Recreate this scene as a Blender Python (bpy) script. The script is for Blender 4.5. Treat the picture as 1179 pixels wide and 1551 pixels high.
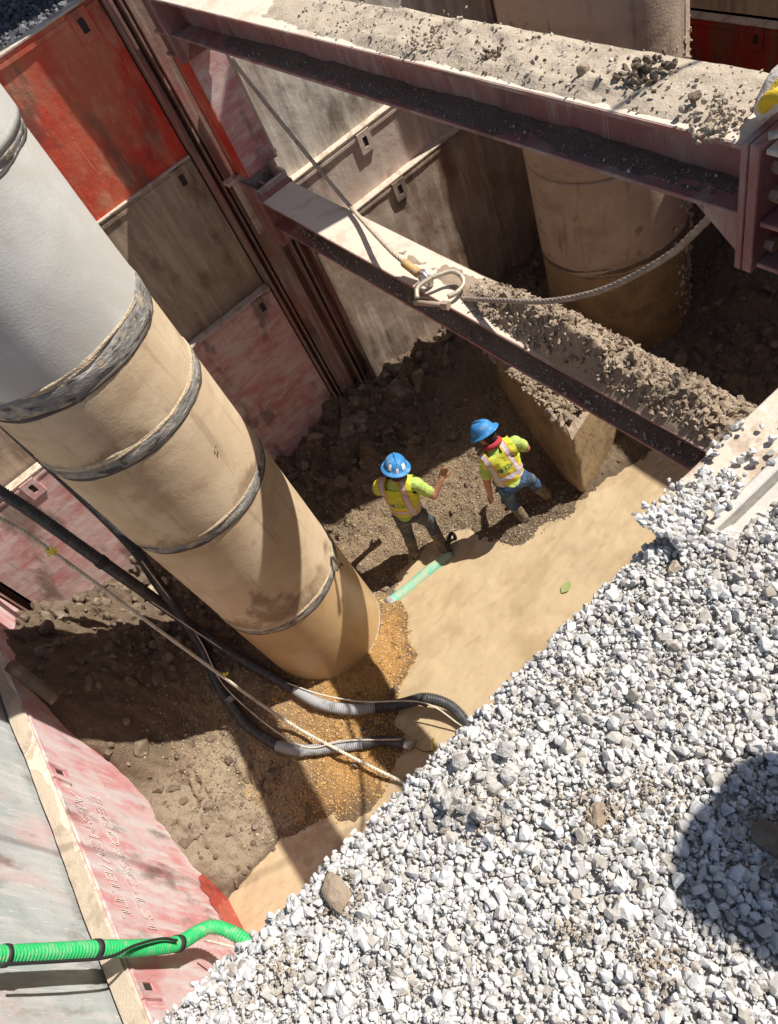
import bpy, bmesh, math, random
import numpy as np
from mathutils import Vector, Matrix
random.seed(4); rng = np.random.default_rng(7)
for o in list(bpy.data.objects): bpy.data.objects.remove(o)
S = bpy.context.scene
COL = S.collection

# ------------------------------------------------------------------ camera
# world: X along the far wall (to the right), Y towards the far wall, Z up; ground level z = 0, pit floor z = -5.5
RW = np.array([[0.744, -0.652, 0.148], [-0.586, -0.529, 0.614], [-0.321, -0.544, -0.775]])
u_, _, v_ = np.linalg.svd(RW); RW = u_ @ v_
EYE = np.array([0, 0, 1.6]); FPX, CX, CY = 1101.4, 589.5, 775.5
cd = bpy.data.cameras.new('camera'); cam = bpy.data.objects.new('camera', cd); COL.objects.link(cam)
cd.sensor_fit = 'HORIZONTAL'; cd.sensor_width = 36; cd.lens = FPX / 1179 * 36; cd.clip_start = .05; cd.clip_end = 3000
m4 = Matrix.Identity(4)
for i in range(3):
    m4[i][0] = RW[i, 0]; m4[i][1] = -RW[i, 1]; m4[i][2] = -RW[i, 2]
m4.translation = Vector(EYE); cam.matrix_world = m4
S.camera = cam

# ------------------------------------------------------------------ sky and sun
SUN = np.array([-.72, .206, -1.0]); SUN /= np.linalg.norm(SUN)
w = bpy.data.worlds.new('World'); S.world = w; w.use_nodes = True
nt = w.node_tree; bg = nt.nodes['Background']
sky = nt.nodes.new('ShaderNodeTexSky'); sky.sky_type = 'NISHITA'; sky.sun_disc = False
sky.sun_elevation = math.asin(-SUN[2]); sky.sun_rotation = math.atan2(-SUN[0], -SUN[1])
nt.links.new(sky.outputs[0], bg.inputs[0]); bg.inputs[1].default_value = .066
ld = bpy.data.lights.new('sun', 'SUN'); ld.energy = 5.0; ld.angle = math.radians(.53); ld.color = (1, .96, .89)
lo = bpy.data.objects.new('sun', ld); COL.objects.link(lo)
lo.rotation_euler = Vector(SUN).to_track_quat('-Z', 'Y').to_euler(); lo.location = (8, -4, 12)
S.view_settings.view_transform = 'Standard'; S.view_settings.look = 'None'
S.view_settings.gamma = 1; S.view_settings.exposure = .40
S.render.engine = 'CYCLES'

# ------------------------------------------------------------------ helpers: picking, noise, meshes
def ray(x, y):
    return RW @ np.array([x - CX, y - CY, FPX])
def onz(x, y, z): r = ray(x, y); return EYE + r * (z - EYE[2]) / r[2]
def ony(x, y, Y): r = ray(x, y); return EYE + r * Y / r[1]
def onx(x, y, X): r = ray(x, y); return EYE + r * X / r[0]

_tab = rng.random((256, 256))
def vnoise(x, y):
    xi = np.floor(x).astype(int); yi = np.floor(y).astype(int); fx = x - xi; fy = y - yi
    fx = fx * fx * (3 - 2 * fx); fy = fy * fy * (3 - 2 * fy)
    g = lambda a, b: _tab[a % 256, b % 256]
    return (g(xi, yi) * (1 - fx) + g(xi + 1, yi) * fx) * (1 - fy) + (g(xi, yi + 1) * (1 - fx) + g(xi + 1, yi + 1) * fx) * fy
def fbm(x, y, s=1, o=5, g=.5):
    x = np.asarray(x, float) * s + 31.7; y = np.asarray(y, float) * s + 77.1; a = 1; t = 0; n = 0
    for i in range(o):
        t = t + a * (vnoise(x, y) * 2 - 1); n += a; a *= g; x = x * 2.03 + 9.1; y = y * 2.03 + 3.7
    return t / n

def mesh_raw(name, verts, faces, smooth=False):
    me = bpy.data.meshes.new(name)
    verts = np.asarray(verts, np.float32)
    if isinstance(faces, np.ndarray):
        k = faces.shape[1]; n = len(faces)
        me.vertices.add(len(verts)); me.vertices.foreach_set('co', verts.ravel())
        me.loops.add(n * k); me.loops.foreach_set('vertex_index', faces.astype(np.int32).ravel())
        me.polygons.add(n); me.polygons.foreach_set('loop_start', np.arange(0, n * k, k, dtype=np.int32))
        me.polygons.foreach_set('loop_total', np.full(n, k, np.int32))
        me.update(calc_edges=True)
    else:
        me.from_pydata(verts.tolist(), [], faces); me.update()
    me.polygons.foreach_set('use_smooth', np.full(len(me.polygons), bool(smooth)))
    return me
def link(name, me, material, parent=None, loc=None):
    o = bpy.data.objects.new(name, me); COL.objects.link(o)
    if material is not None and len(me.materials) == 0:
        me.materials.append(material)
    if parent is not None: o.parent = parent
    if loc is not None: o.location = loc
    return o
def root_loc(o):
    while o.parent is not None: o = o.parent
    return np.array(o.location)
def obj(name, verts, faces, material, parent=None, smooth=False):
    """one mesh object from WORLD-space vertices"""
    verts = np.asarray(verts, float)
    if parent is not None:
        base = root_loc(parent); return link(name, mesh_raw(name, verts - base, faces, smooth), material, parent)
    base = np.array([(verts[:, 0].min() + verts[:, 0].max()) / 2, (verts[:, 1].min() + verts[:, 1].max()) / 2, verts[:, 2].min()])
    return link(name, mesh_raw(name, verts - base, faces, smooth), material, None, base)
def tag(o, label, cat, group=None, kind=None):
    if label: o['label'] = label
    if cat: o['category'] = cat
    if group: o['group'] = group
    if kind: o['kind'] = kind
    return o
def thing(name, label, cat, loc, group=None):
    o = bpy.data.objects.new(name, None); COL.objects.link(o); o.location = loc; o.empty_display_size = .2
    return tag(o, label, cat, group)

class MB:                                   # collects shapes for ONE mesh
    def __init__(s): s.v = []; s.f = []
    def add(s, v, f):
        k = len(s.v); s.v += [tuple(map(float, p)) for p in v]; s.f += [tuple(int(i) + k for i in q) for q in f]; return s
    def box(s, a, b, bev=.0):
        (x0, y0, z0), (x1, y1, z1) = np.minimum(a, b), np.maximum(a, b)
        if bev <= 0:
            v = [(x, y, z) for z in (z0, z1) for y in (y0, y1) for x in (x0, x1)]
            return s.add(v, [(0, 2, 3, 1), (4, 5, 7, 6), (0, 1, 5, 4), (2, 6, 7, 3), (0, 4, 6, 2), (1, 3, 7, 5)])
        bm = bmesh.new(); bmesh.ops.create_cube(bm, size=1)
        for q in bm.verts: q.co = ((q.co.x + .5) * (x1 - x0) + x0, (q.co.y + .5) * (y1 - y0) + y0, (q.co.z + .5) * (z1 - z0) + z0)
        bmesh.ops.bevel(bm, geom=bm.edges[:], offset=bev, segments=1, affect='EDGES')
        bm.verts.index_update()
        s.add([q.co[:] for q in bm.verts], [[q.index for q in f.verts] for f in bm.faces]); bm.free(); return s
    def prism(s, poly, axis, a, b):         # poly of 2D points, extruded along axis
        n = len(poly); mk = {'x': lambda p, t: (t, p[0], p[1]), 'y': lambda p, t: (p[0], t, p[1]), 'z': lambda p, t: (p[0], p[1], t)}[axis]
        v = [mk(p, a) for p in poly] + [mk(p, b) for p in poly]
        f = [tuple(range(n))[::-1], tuple(range(n, 2 * n))] + [(i, (i + 1) % n, n + (i + 1) % n, n + i) for i in range(n)]
        return s.add(v, f)
    def cyl(s, p, q, r, n=12, r2=None):
        p = np.array(p, float); q = np.array(q, float); d = q - p; d /= np.linalg.norm(d)
        a = np.cross(d, (0, 0, 1.) if abs(d[2]) < .9 else (1., 0, 0)); a /= np.linalg.norm(a); b = np.cross(d, a); r2 = r if r2 is None else r2
        an = np.arange(n) * 2 * math.pi / n
        v = [p + r * (math.cos(t) * a + math.sin(t) * b) for t in an] + [q + r2 * (math.cos(t) * a + math.sin(t) * b) for t in an]
        return s.add(v, [tuple(range(n))[::-1], tuple(range(n, 2 * n))] + [(i, (i + 1) % n, n + (i + 1) % n, n + i) for i in range(n)])
    def out(s, name, material, parent=None, smooth=False): return obj(name, s.v, s.f, material, parent, smooth)

def catmull(P, step):
    P = np.array(P, float); Q = np.vstack([2 * P[0] - P[1], P, 2 * P[-1] - P[-2]]); out = []
    for i in range(1, len(Q) - 2):
        t = np.linspace(0, 1, 24, endpoint=False)[:, None]; a, b, c, d = Q[i - 1], Q[i], Q[i + 1], Q[i + 2]
        out.append(.5 * (2 * b + (c - a) * t + (2 * a - 5 * b + 4 * c - d) * t ** 2 + (3 * b - a - 3 * c + d) * t ** 3))
    R = np.vstack(out + [P[-1:]]); L = np.r_[0, np.cumsum(np.linalg.norm(np.diff(R, axis=0), axis=1))]
    n = max(2, int(L[-1] / step)); s = np.linspace(0, L[-1], n + 1)
    return np.stack([np.interp(s, L, R[:, k]) for k in range(3)], 1), s
def frames(R):
    T = np.gradient(R, axis=0); T /= np.linalg.norm(T, axis=1)[:, None]
    N = np.zeros_like(R); a = np.cross(T[0], (0, 0, 1.) if abs(T[0][2]) < .9 else (1., 0, 0)); N[0] = a / np.linalg.norm(a)
    for i in range(1, len(R)):
        a = N[i - 1] - T[i] * (N[i - 1] @ T[i]); N[i] = a / np.linalg.norm(a)
    return T, N, np.cross(T, N)
def sweep(R, rad, n=12, cap=True):
    T, N, B = frames(R); rad = np.broadcast_to(rad, (len(R),)); an = np.arange(n) * 2 * math.pi / n
    V = (R[:, None] + rad[:, None, None] * (np.cos(an)[None, :, None] * N[:, None] + np.sin(an)[None, :, None] * B[:, None])).reshape(-1, 3)
    m = len(R); i = np.arange(m - 1)[:, None] * n; j = np.arange(n)[None]; k = (j + 1) % n
    F = np.stack([i + j, i + k, i + n + k, i + n + j], -1).reshape(-1, 4)
    F = [tuple(q) for q in F.tolist()]
    if cap: F += [tuple(range(n))[::-1], tuple(range((m - 1) * n, m * n))]
    return V, F
def tube(P, r, n=10, step=.03): R, s = catmull(P, step); return sweep(R, r, n)
def hose_geo(P, r, pitch=.024, amp=.09, n=14):
    R, s = catmull(P, pitch / 4); return sweep(R, r * (1 + amp * np.cos(s * 2 * math.pi / pitch)), n)
def rope_geo(P, r, pitch, ns=3, n=6):
    R, s = catmull(P, pitch / 9); T, N, B = frames(R); mb = MB()
    for k in range(ns):
        ph = s * 2 * math.pi / pitch + k * 2 * math.pi / ns
        C = R + (r * .52) * (np.cos(ph)[:, None] * N + np.sin(ph)[:, None] * B)
        mb.add(*sweep(C, r * .54, n))
    return mb.v, mb.f
def grid_faces(nx, ny):
    i = np.arange(nx - 1)[:, None] * ny; j = np.arange(ny - 1)[None]
    return np.stack([i + j, i + ny + j, i + ny + j + 1, i + j + 1], -1).reshape(-1, 4)

# ------------------------------------------------------------------ materials
def mat(name, base, layers=(), rough=.85, bump=(), spec=.3, metal=0., isl=None, attr=None, rlayer=None, sub=0):
    """layers: (colour, scale or (sx,sy,sz), lo, hi, detail); bump: (scale, strength, distance, detail)"""
    m = bpy.data.materials.new(name); m.use_nodes = True; N = m.node_tree.nodes; L = m.node_tree.links
    P = N['Principled BSDF']; P.inputs['Roughness'].default_value = rough; P.inputs['Specular IOR Level'].default_value = spec; P.inputs['Metallic'].default_value = metal
    geo = N.new('ShaderNodeNewGeometry'); pos = geo.outputs['Position']
    cnt = [0]
    def noise(sc, det, rgh=.6):
        mp = N.new('ShaderNodeMapping'); mp.inputs['Scale'].default_value = sc if isinstance(sc, tuple) else (sc,) * 3
        cnt[0] += 1; mp.inputs['Location'].default_value = (cnt[0] * 3.7 + len(name), cnt[0] * 1.9, cnt[0] * 5.3)
        L.new(pos, mp.inputs[0]); t = N.new('ShaderNodeTexNoise'); t.inputs['Scale'].default_value = 1; t.inputs['Detail'].default_value = det; t.inputs['Roughness'].default_value = rgh
        L.new(mp.outputs[0], t.inputs['Vector']); return t.outputs['Fac']
    def mix(fac, a, b):
        x = N.new('ShaderNodeMix'); x.data_type = 'RGBA'
        if hasattr(fac, 'links'): L.new(fac, x.inputs[0])
        else: x.inputs[0].default_value = fac
        for s, v in ((6, a), (7, b)):
            if hasattr(v, 'links'): L.new(v, x.inputs[s])
            else: x.inputs[s].default_value = (*v, 1)
        return x.outputs[2]
    def mrange(v, lo, hi, a=0, b=1):
        r = N.new('ShaderNodeMapRange'); r.interpolation_type = 'SMOOTHSTEP'
        for k, q in zip((1, 2, 3, 4), (lo, hi, a, b)): r.inputs[k].default_value = q
        L.new(v, r.inputs[0]); return r.outputs[0]
    c = base
    if isl:                                  # colour picked per loose piece
        r = N.new('ShaderNodeValToRGB'); L.new(geo.outputs['Random Per Island'], r.inputs[0]); r.color_ramp.interpolation = 'LINEAR'
        while len(r.color_ramp.elements) < len(isl): r.color_ramp.elements.new(.5)
        for e, (p, q) in zip(r.color_ramp.elements, isl): e.position = p; e.color = (*q, 1)
        c = r.outputs[0]
        if rlayer == 'obj':
            oi = N.new('ShaderNodeObjectInfo'); ad = N.new('ShaderNodeMath'); ad.operation = 'ADD'; fr = N.new('ShaderNodeMath'); fr.operation = 'FRACT'
            L.new(oi.outputs['Random'], ad.inputs[0]); L.new(geo.outputs['Random Per Island'], ad.inputs[1]); L.new(ad.outputs[0], fr.inputs[0]); L.new(fr.outputs[0], r.inputs[0])
    if attr:                                 # regions of different soil, kept per vertex: list of (attribute, colour)
        for an, col in attr:
            a = N.new('ShaderNodeAttribute'); a.attribute_name = an
            c = mix(a.outputs['Fac'], c, col)
    for lay in layers:
        col, sc, lo_, hi_, det = lay[:5]; k = lay[5] if len(lay) > 5 else 1.
        c = mix(mrange(noise(sc, det), lo_, hi_, 0, k), c, col)
    if hasattr(c, 'links'): L.new(c, P.inputs['Base Color'])
    else: P.inputs['Base Color'].default_value = (*c, 1)
    prev = None
    for (sc, st, dist, det) in bump:
        b = N.new('ShaderNodeBump'); b.inputs['Strength'].default_value = st; b.inputs['Distance'].default_value = dist
        L.new(noise(sc, det), b.inputs['Height'])
        if prev is not None: L.new(prev, b.inputs['Normal'])
        prev = b.outputs[0]
    if prev is not None: L.new(prev, P.inputs['Normal'])
    return m
DUST = (.56, .46, .35); MUD = (.24, .18, .125)
M = {}
M['gravel'] = mat('white_crushed_stone', (.6, .6, .58), isl=[(0, (.28, .245, .205)), (.08, (.46, .42, .37)), (.3, (.59, .565, .53)), (.6, (.53, .52, .51)), (.85, (.66, .645, .625)), (1, (.45, .44, .43))],
                  layers=[((.40, .33, .26), 45, .5, .72, 4, .5), ((.68, .66, .63), 90, .58, .7, 3, .5), ((.42, .355, .285), 3.1, .54, .70, 5, .6)], rough=.9, bump=[(160, .5, .004, 4)], rlayer='obj')
M['lump'] = mat('dusty_broken_lump', (.47, .44, .40), layers=[((.56, .53, .49), 14, .45, .62, 5), ((.30, .25, .20), 26, .56, .68, 5, .8)], rough=.95, bump=[(60, 1, .012, 6)])
M['shadestone'] = mat('dark_crushed_stone', (.1, .1, .1), isl=[(0, (.05, .05, .052)), (.5, (.10, .10, .11)), (1, (.20, .20, .21))], rough=.9)  # dark tones put the shade into the stone colour
M['gravel_base'] = mat('gravel_dust', (.50, .465, .425), layers=[((.66, .64, .61), 70, .45, .6, 5), ((.33, .27, .21), 2.2, .52, .66, 4, .8)], rough=.95, bump=[(60, .9, .02, 5)])
M['pebble'] = mat('strut_pebbles', (.5, .47, .42), isl=[(0, (.25, .2, .15)), (.6, (.42, .36, .28)), (1, (.55, .50, .44))], rough=.9)
M['pea'] = mat('pea_gravel', (.4, .26, .12), isl=[(0, (.11, .08, .055)), (.3, (.22, .165, .11)), (.6, (.30, .225, .145)), (.85, (.38, .30, .20)), (1, (.46, .38, .28))], rough=.7, spec=.3)
M['peaorange'] = mat('orange_pea_gravel', (.4, .26, .12), isl=[(0, (.20, .10, .04)), (.25, (.44, .25, .08)), (.5, (.55, .33, .10)), (.75, (.40, .25, .12)), (1, (.62, .47, .26))], rough=.6, spec=.4)
M['clod'] = mat('mud_clod', (.16, .118, .082), layers=[((.27, .21, .15), 9, .48, .68, 4), ((.14, .10, .07), 25, .58, .72, 4, .6)], rough=.9, bump=[(50, .7, .015, 5)])
M['soil_light'] = mat('dry_soil', (.46, .38, .29), layers=[((.34, .27, .20), 7, .48, .66, 5, .8), ((.62, .55, .46), 40, .6, .72, 4, .7)], rough=.95, bump=[(70, .8, .012, 6)])
M['soil_brown'] = mat('brown_soil', (.34, .26, .185), layers=[((.24, .18, .125), 7, .48, .66, 5, .8), ((.46, .38, .29), 40, .6, .72, 4, .6)], rough=.95, bump=[(70, .8, .012, 6)])
M['mud'] = mat('pit_mud', (.15, .105, .07), attr=[('orange', (.42, .225, .07)), ('pea', (.25, .175, .105)), ('tan', (.38, .305, .215)), ('damp', (.10, .068, .04))],
               layers=[((.11, .08, .055), 3.2, .52, .68, 5, .75), ((.36, .29, .21), 18, .58, .76, 5, .35), ((.12, .075, .045), 95, .52, .62, 3, .55), ((.62, .47, .28), 120, .60, .68, 2, .45)], rough=.8, spec=.3, bump=[(14, .6, .04, 5), (95, .9, .014, 3)])
M['water'] = mat('muddy_water', (.475, .36, .22), layers=[((.35, .25, .145), (1.1, 2.0, 1), .45, .7, 4, .8), ((.52, .395, .24), (2.6, 4.2, 1), .52, .70, 4, .6), ((.36, .255, .15), (3.4, 9, 1), .55, .70, 5, .55)], rough=.07, spec=.55, bump=[((2.0, 3.6, 1), .5, .10, 2), ((7, 12, 1), .28, .03, 2)])
M['wet_clay'] = mat('smeared_clay', (.33, .225, .12), layers=[((.22, .15, .08), (3, 3, 6), .45, .7, 5), ((.20, .145, .09), 8, .5, .68, 5, .75), ((.40, .32, .23), 22, .58, .7, 4, .6)], rough=.6, spec=.4, bump=[((5, 5, 2), .6, .04, 5), (34, .6, .02, 5)])
def paint(name, base, second, dust, grey=(.40, .37, .34), d=.5, rough=.6, st=(9, 9, 1.3), scr=(.62, .74)):
    return mat(name, base, layers=[(second, 1.6, .42, .62, 4), (grey, (2.2, 2.2, .9), .50, .68, 5, .75), (dust, st, .60 - d * .3, .78 - d * .16, 6, .85),
                                   (tuple(min(1, q * 1.5) for q in dust), (60, 60, 9), *scr, 4, .5), ((.10, .07, .06), (14, 14, 5), .68, .76, 5, .7), ((.13, .09, .065), (2.4, 2.4, 1.1), .53, .66, 6, .7), (tuple(min(1, q * 1.45) for q in dust), (95, 95, 2.2), .64, .70, 3, .55), ((.10, .06, .045), (120, 120, 5), .67, .72, 3, .6)],
               rough=rough, spec=.4, bump=[(9, .25, .02, 4), (70, .35, .006, 5)])
M['red'] = paint('red_panel_paint', (.66, .04, .025), (.62, .10, .055), (.64, .33, .20), grey=(.62, .20, .11), d=.38, st=(5, 5, 2.2))
M['greybrown'] = paint('worn_brown_steel', (.36, .265, .19), (.43, .33, .245), (.56, .44, .32), grey=(.25, .17, .115), d=.5)
M['pink'] = paint('faded_red_paint', (.62, .25, .24), (.70, .44, .41), (.76, .62, .56), grey=(.64, .46, .42), d=.72, st=(3, 3, 9))
M['pinkB'] = paint('faded_pink_paint', (.62, .27, .27), (.66, .46, .45), (.66, .60, .58), grey=(.60, .50, .49), d=.7, st=(3, 12, 2.2))
M['teal'] = paint('weathered_grey_paint', (.40, .44, .43), (.48, .50, .49), (.58, .57, .55), grey=(.62, .43, .42), d=.5, st=(3, 18, 2.5))
M['streak'] = paint('scraped_grey_steel', (.47, .42, .355), (.54, .475, .40), (.80, .74, .64), grey=(.31, .235, .18), d=.68, st=(11, 11, .8))
M['tanpink'] = paint('dusty_pink_steel', (.58, .46, .38), (.62, .49, .41), (.72, .60, .50), grey=(.50, .34, .29), d=.5)
M['rustgrey'] = paint('rusty_grey_steel', (.36, .265, .195), (.45, .35, .27), (.60, .50, .40), grey=(.21, .11, .065), d=.42, st=(10, 10, 1.2))
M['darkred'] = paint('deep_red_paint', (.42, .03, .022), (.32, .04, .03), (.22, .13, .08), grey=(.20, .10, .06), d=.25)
M['ledge'] = mat('dusty_ledge', (.60, .49, .39), layers=[((.44, .34, .25), 8, .5, .6, 5), ((.70, .60, .50), 20, .55, .7, 4)], rough=.9, bump=[(40, .6, .01, 5)])
M['rail'] = paint('rail_steel', (.36, .14, .12), (.30, .20, .16), (.48, .39, .31), grey=(.23, .13, .10), d=.5, st=(16, 16, 1.1))
M['beam'] = paint('strut_red_paint', (.30, .115, .10), (.34, .19, .17), (.43, .34, .29), grey=(.33, .22, .20), d=.4, st=(7, 7, 2))
M['beamtop'] = mat('dusty_strut_top', (.64, .54, .44), layers=[((.50, .41, .32), 5, .52, .64, 5, .8), ((.60, .40, .36), 12, .66, .74, 4, .5)], rough=.9, bump=[(30, .4, .01, 5)])
M['darkdirt'] = mat('damp_grit', (.17, .14, .12), layers=[((.28, .24, .2), 60, .58, .66, 3)], rough=.9, bump=[(80, 1, .01, 4)])
M['hole'] = mat('dark_steel', (.05, .04, .035), rough=.7)
M['rust'] = mat('rusty_bolt', (.36, .27, .22), layers=[((.5, .33, .2), 40, .5, .65, 3)], rough=.7, metal=.2)
M['conc'] = mat('tan_concrete', (.58, .44, .285), attr=[('stain', (.27, .185, .115))], layers=[((.65, .51, .345), 2.2, .42, .62, 5), ((.47, .33, .205), (1.6, 1.6, 3), .52, .70, 5, .75), ((.36, .27, .18), 7, .62, .76, 5, .6), ((.70, .60, .45), (14, 14, 3), .64, .74, 4, .5), ((.20, .15, .10), 38, .70, .76, 4, .7), ((.38, .28, .18), (11, 11, .8), .58, .70, 5, .6), ((.26, .19, .125), (26, 26, 2), .66, .74, 4, .5)], rough=.88, bump=[(45, .35, .006, 5), (6, .15, .02, 3)])
M['concgrey'] = mat('grey_concrete', (.50, .475, .43), layers=[((.57, .55, .51), 2.0, .42, .62, 5), ((.52, .46, .38), 5, .56, .72, 5, .6), ((.40, .38, .35), 60, .64, .74, 3, .5)], rough=.9, bump=[(60, .28, .006, 5)])
M['concwet'] = mat('wet_tan_concrete', (.52, .35, .18), layers=[((.44, .29, .14), 2.5, .45, .65, 4), ((.56, .39, .22), 6, .58, .72, 4, .6)], rough=.4, spec=.4, bump=[(30, .3, .006, 4)])
M['concpink'] = mat('muddy_concrete', (.47, .345, .255), layers=[((.53, .40, .30), 3, .42, .6, 5), ((.25, .175, .12), (7, 7, .9), .57, .70, 5, .75), ((.20, .145, .10), 4.5, .60, .70, 6, .7), ((.34, .25, .18), (2, 2, 5), .54, .7, 5, .7), ((.60, .50, .38), 12, .64, .76, 4, .6)], rough=.88, bump=[(40, .5, .01, 5)])
M['concmud'] = mat('mud_stained_concrete', (.34, .225, .115), layers=[((.24, .16, .085), (3, 3, 5), .45, .65, 5), ((.44, .33, .21), 9, .58, .72, 5, .8)], rough=.7, bump=[(25, .7, .02, 5)])
M['mastic'] = mat('joint_wrap', (.24, .225, .205), layers=[((.38, .355, .32), (7, 7, 14), .48, .64, 5), ((.07, .065, .06), (6, 6, 16), .52, .64, 5), ((.50, .40, .28), 9, .52, .66, 5, .85)], rough=.75, bump=[((14, 14, 40), .9, .02, 5)])
M['crust'] = mat('sandy_crust', (.58, .46, .31), layers=[((.44, .34, .22), 30, .5, .64, 4)], rough=.95, bump=[(60, .9, .015, 4)])
M['tar'] = mat('dark_tar', (.09, .075, .065), rough=.6)
M['wire'] = mat('steel_wire', (.31, .26, .215), layers=[((.42, .355, .29), 20, .45, .65, 4), ((.28, .2, .15), 8, .6, .7, 3)], rough=.6, metal=.3)
M['wiretan'] = mat('dusty_wire', (.50, .41, .31), layers=[((.38, .29, .21), 20, .5, .65, 4)], rough=.8)
M['steel'] = mat('bare_steel', (.52, .50, .48), layers=[((.4, .35, .3), 30, .5, .65, 4)], rough=.4, metal=.7)
M['shk'] = mat('worn_galvanised', (.50, .43, .34), layers=[((.38, .28, .19), 26, .5, .64, 4), ((.62, .58, .52), 18, .58, .7, 3, .7)], rough=.5, metal=.35, bump=[(60, .3, .004, 3)])
M['orangecl'] = mat('orange_collar', (.58, .33, .10), layers=[((.5, .4, .3), 40, .5, .6, 3)], rough=.7)
M['hose'] = mat('black_hose', (.045, .045, .05), layers=[((.10, .095, .09), 12, .5, .7, 4)], rough=.45, spec=.5)
M['hosegrey'] = mat('dusty_hose', (.34, .34, .345), layers=[((.20, .195, .19), 9, .5, .68, 4), ((.46, .42, .36), 14, .62, .74, 4, .7)], rough=.7)
M['rope'] = mat('off_white_rope', (.62, .56, .46), layers=[((.45, .38, .29), 10, .5, .65, 3)], rough=.9)
M['yellow'] = mat('yellow_ribbon', (.80, .70, .06), rough=.6)
M['yellowsling'] = mat('yellow_webbing', (.78, .52, .03), layers=[((.45, .30, .10), 25, .55, .66, 4, .8), ((.62, .58, .5), 14, .62, .7, 4)], rough=.8, bump=[(90, .6, .01, 3)])
M['whitesling'] = mat('dirty_white_webbing', (.62, .57, .50), layers=[((.42, .33, .27), 18, .5, .66, 4)], rough=.85, bump=[(60, .6, .01, 3)])
M['green'] = mat('green_hose', (.03, .46, .14), layers=[((.16, .46, .22), 10, .50, .68, 4, .7), ((.36, .36, .25), 22, .54, .68, 5, .7)], rough=.5, spec=.4)
M['black'] = mat('black_tape', (.03, .03, .03), rough=.6)
M['tealpipe'] = mat('green_plastic_pipe', (.17, .52, .38), layers=[((.48, .46, .30), 16, .54, .66, 4, .8), ((.44, .47, .31), 9, .44, .62, 4, .9)], rough=.4)
M['leaf'] = mat('leaf', (.30, .34, .12), rough=.6)
M['twig'] = mat('twig', (.22, .16, .06), rough=.8)
M['text'] = mat('stencil_paint', (.86, .76, .71), layers=[((.68, .50, .49), 9, .44, .6, 4, .95)], rough=.8)
M['wetred'] = mat('wet_red_paint', (.46, .07, .05), layers=[((.36, .06, .04), 9, .5, .65, 4), ((.50, .25, .22), 14, .58, .7, 5, .8)], rough=.3, spec=.5)
M['mudcuff'] = mat('mud_caked_trousers', (.20, .15, .10), layers=[((.09, .085, .085), 9, .5, .66, 4, .8), ((.33, .25, .165), 16, .56, .68, 4)], rough=.9, bump=[(24, .9, .02, 4)])
M['concplate'] = mat('dusty_grey_steel', (.46, .43, .39), layers=[((.56, .51, .45), 6, .45, .65, 5), ((.38, .36, .34), 15, .55, .7, 4, .6)], rough=.85, bump=[(50, .4, .006, 4)])
# clothing
M['skin'] = mat('skin', (.44, .21, .13), rough=.6, bump=[(40, .1, .01, 2)])
M['lime'] = mat('lime_shirt', (.44, .58, .14), layers=[((.36, .36, .14), 12, .54, .7, 4, .5)], rough=.85, bump=[(22, .8, .02, 3)])
M['jeansgrey'] = mat('grey_jeans', (.085, .09, .105), layers=[((.19, .17, .15), 7, .5, .66, 4, .8), ((.30, .23, .16), 4, .62, .74, 4, .6)], rough=.9, bump=[(18, .9, .025, 3)])
M['jeans'] = mat('blue_jeans', (.045, .085, .155), layers=[((.26, .20, .14), 5, .52, .66, 4, .85), ((.13, .22, .34), 11, .55, .7, 3, .7)], rough=.9, bump=[(18, .9, .025, 3)])
M['boot'] = mat('muddy_boot', (.045, .035, .028), layers=[((.27, .20, .13), 9, .45, .65, 4)], rough=.6)
M['hat'] = mat('blue_hard_hat', (.035, .22, .52), layers=[((.32, .40, .46), 14, .52, .68, 5, .55)], rough=.55, spec=.4)
M['sticker'] = mat('white_sticker', (.78, .78, .78), rough=.5)
M['redcloth'] = mat('red_neck_cloth', (.42, .045, .05), rough=.9)
M['hair'] = mat('dark_hair', (.03, .022, .018), rough=.7)
M['tshirt'] = mat('navy_jacket', (.03, .04, .08), rough=.9)
M['eye'] = mat('eye', (.6, .58, .55), rough=.3)

def stone_proto(seed, n=15, flat=.75):
    r = np.random.default_rng(seed); p = r.normal(size=(n, 3)); p /= np.linalg.norm(p, axis=1)[:, None]
    p *= r.uniform(.82, 1.08, n)[:, None]; p = np.sign(p) * np.abs(p) ** .85
    p *= np.array([1, r.uniform(.62, .95), r.uniform(.5, .9) * flat / .75])
    bm = bmesh.new()
    for q in p: bm.verts.new(q)
    h = bmesh.ops.convex_hull(bm, input=bm.verts[:])
    bmesh.ops.delete(bm, geom=[g for g in h['geom_interior'] if isinstance(g, bmesh.types.BMVert)] , context='VERTS')
    bmesh.ops.triangulate(bm, faces=bm.faces[:]); bm.verts.index_update()
    v = np.array([q.co[:] for q in bm.verts]); f = np.array([[q.index for q in k.verts] for k in bm.faces]); bm.free()
    return v * .5, f
PROTO = [stone_proto(100 + i, 17 + i % 7) for i in range(26)]
SMALL = [stone_proto(300 + i, 8) for i in range(10)]
def rand_rot(n, tilt=1.0):
    q = rng.normal(size=(n, 4)); q[:, 1:3] *= tilt; q /= np.linalg.norm(q, axis=1)[:, None]; a, b, c, d = q.T
    return np.stack([np.stack([1 - 2 * (c * c + d * d), 2 * (b * c - d * a), 2 * (b * d + c * a)], -1), np.stack([2 * (b * c + d * a), 1 - 2 * (b * b + d * d), 2 * (c * d - b * a)], -1),
                     np.stack([2 * (b * d - c * a), 2 * (c * d + b * a), 1 - 2 * (b * b + c * c)], -1)], 1)
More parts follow.
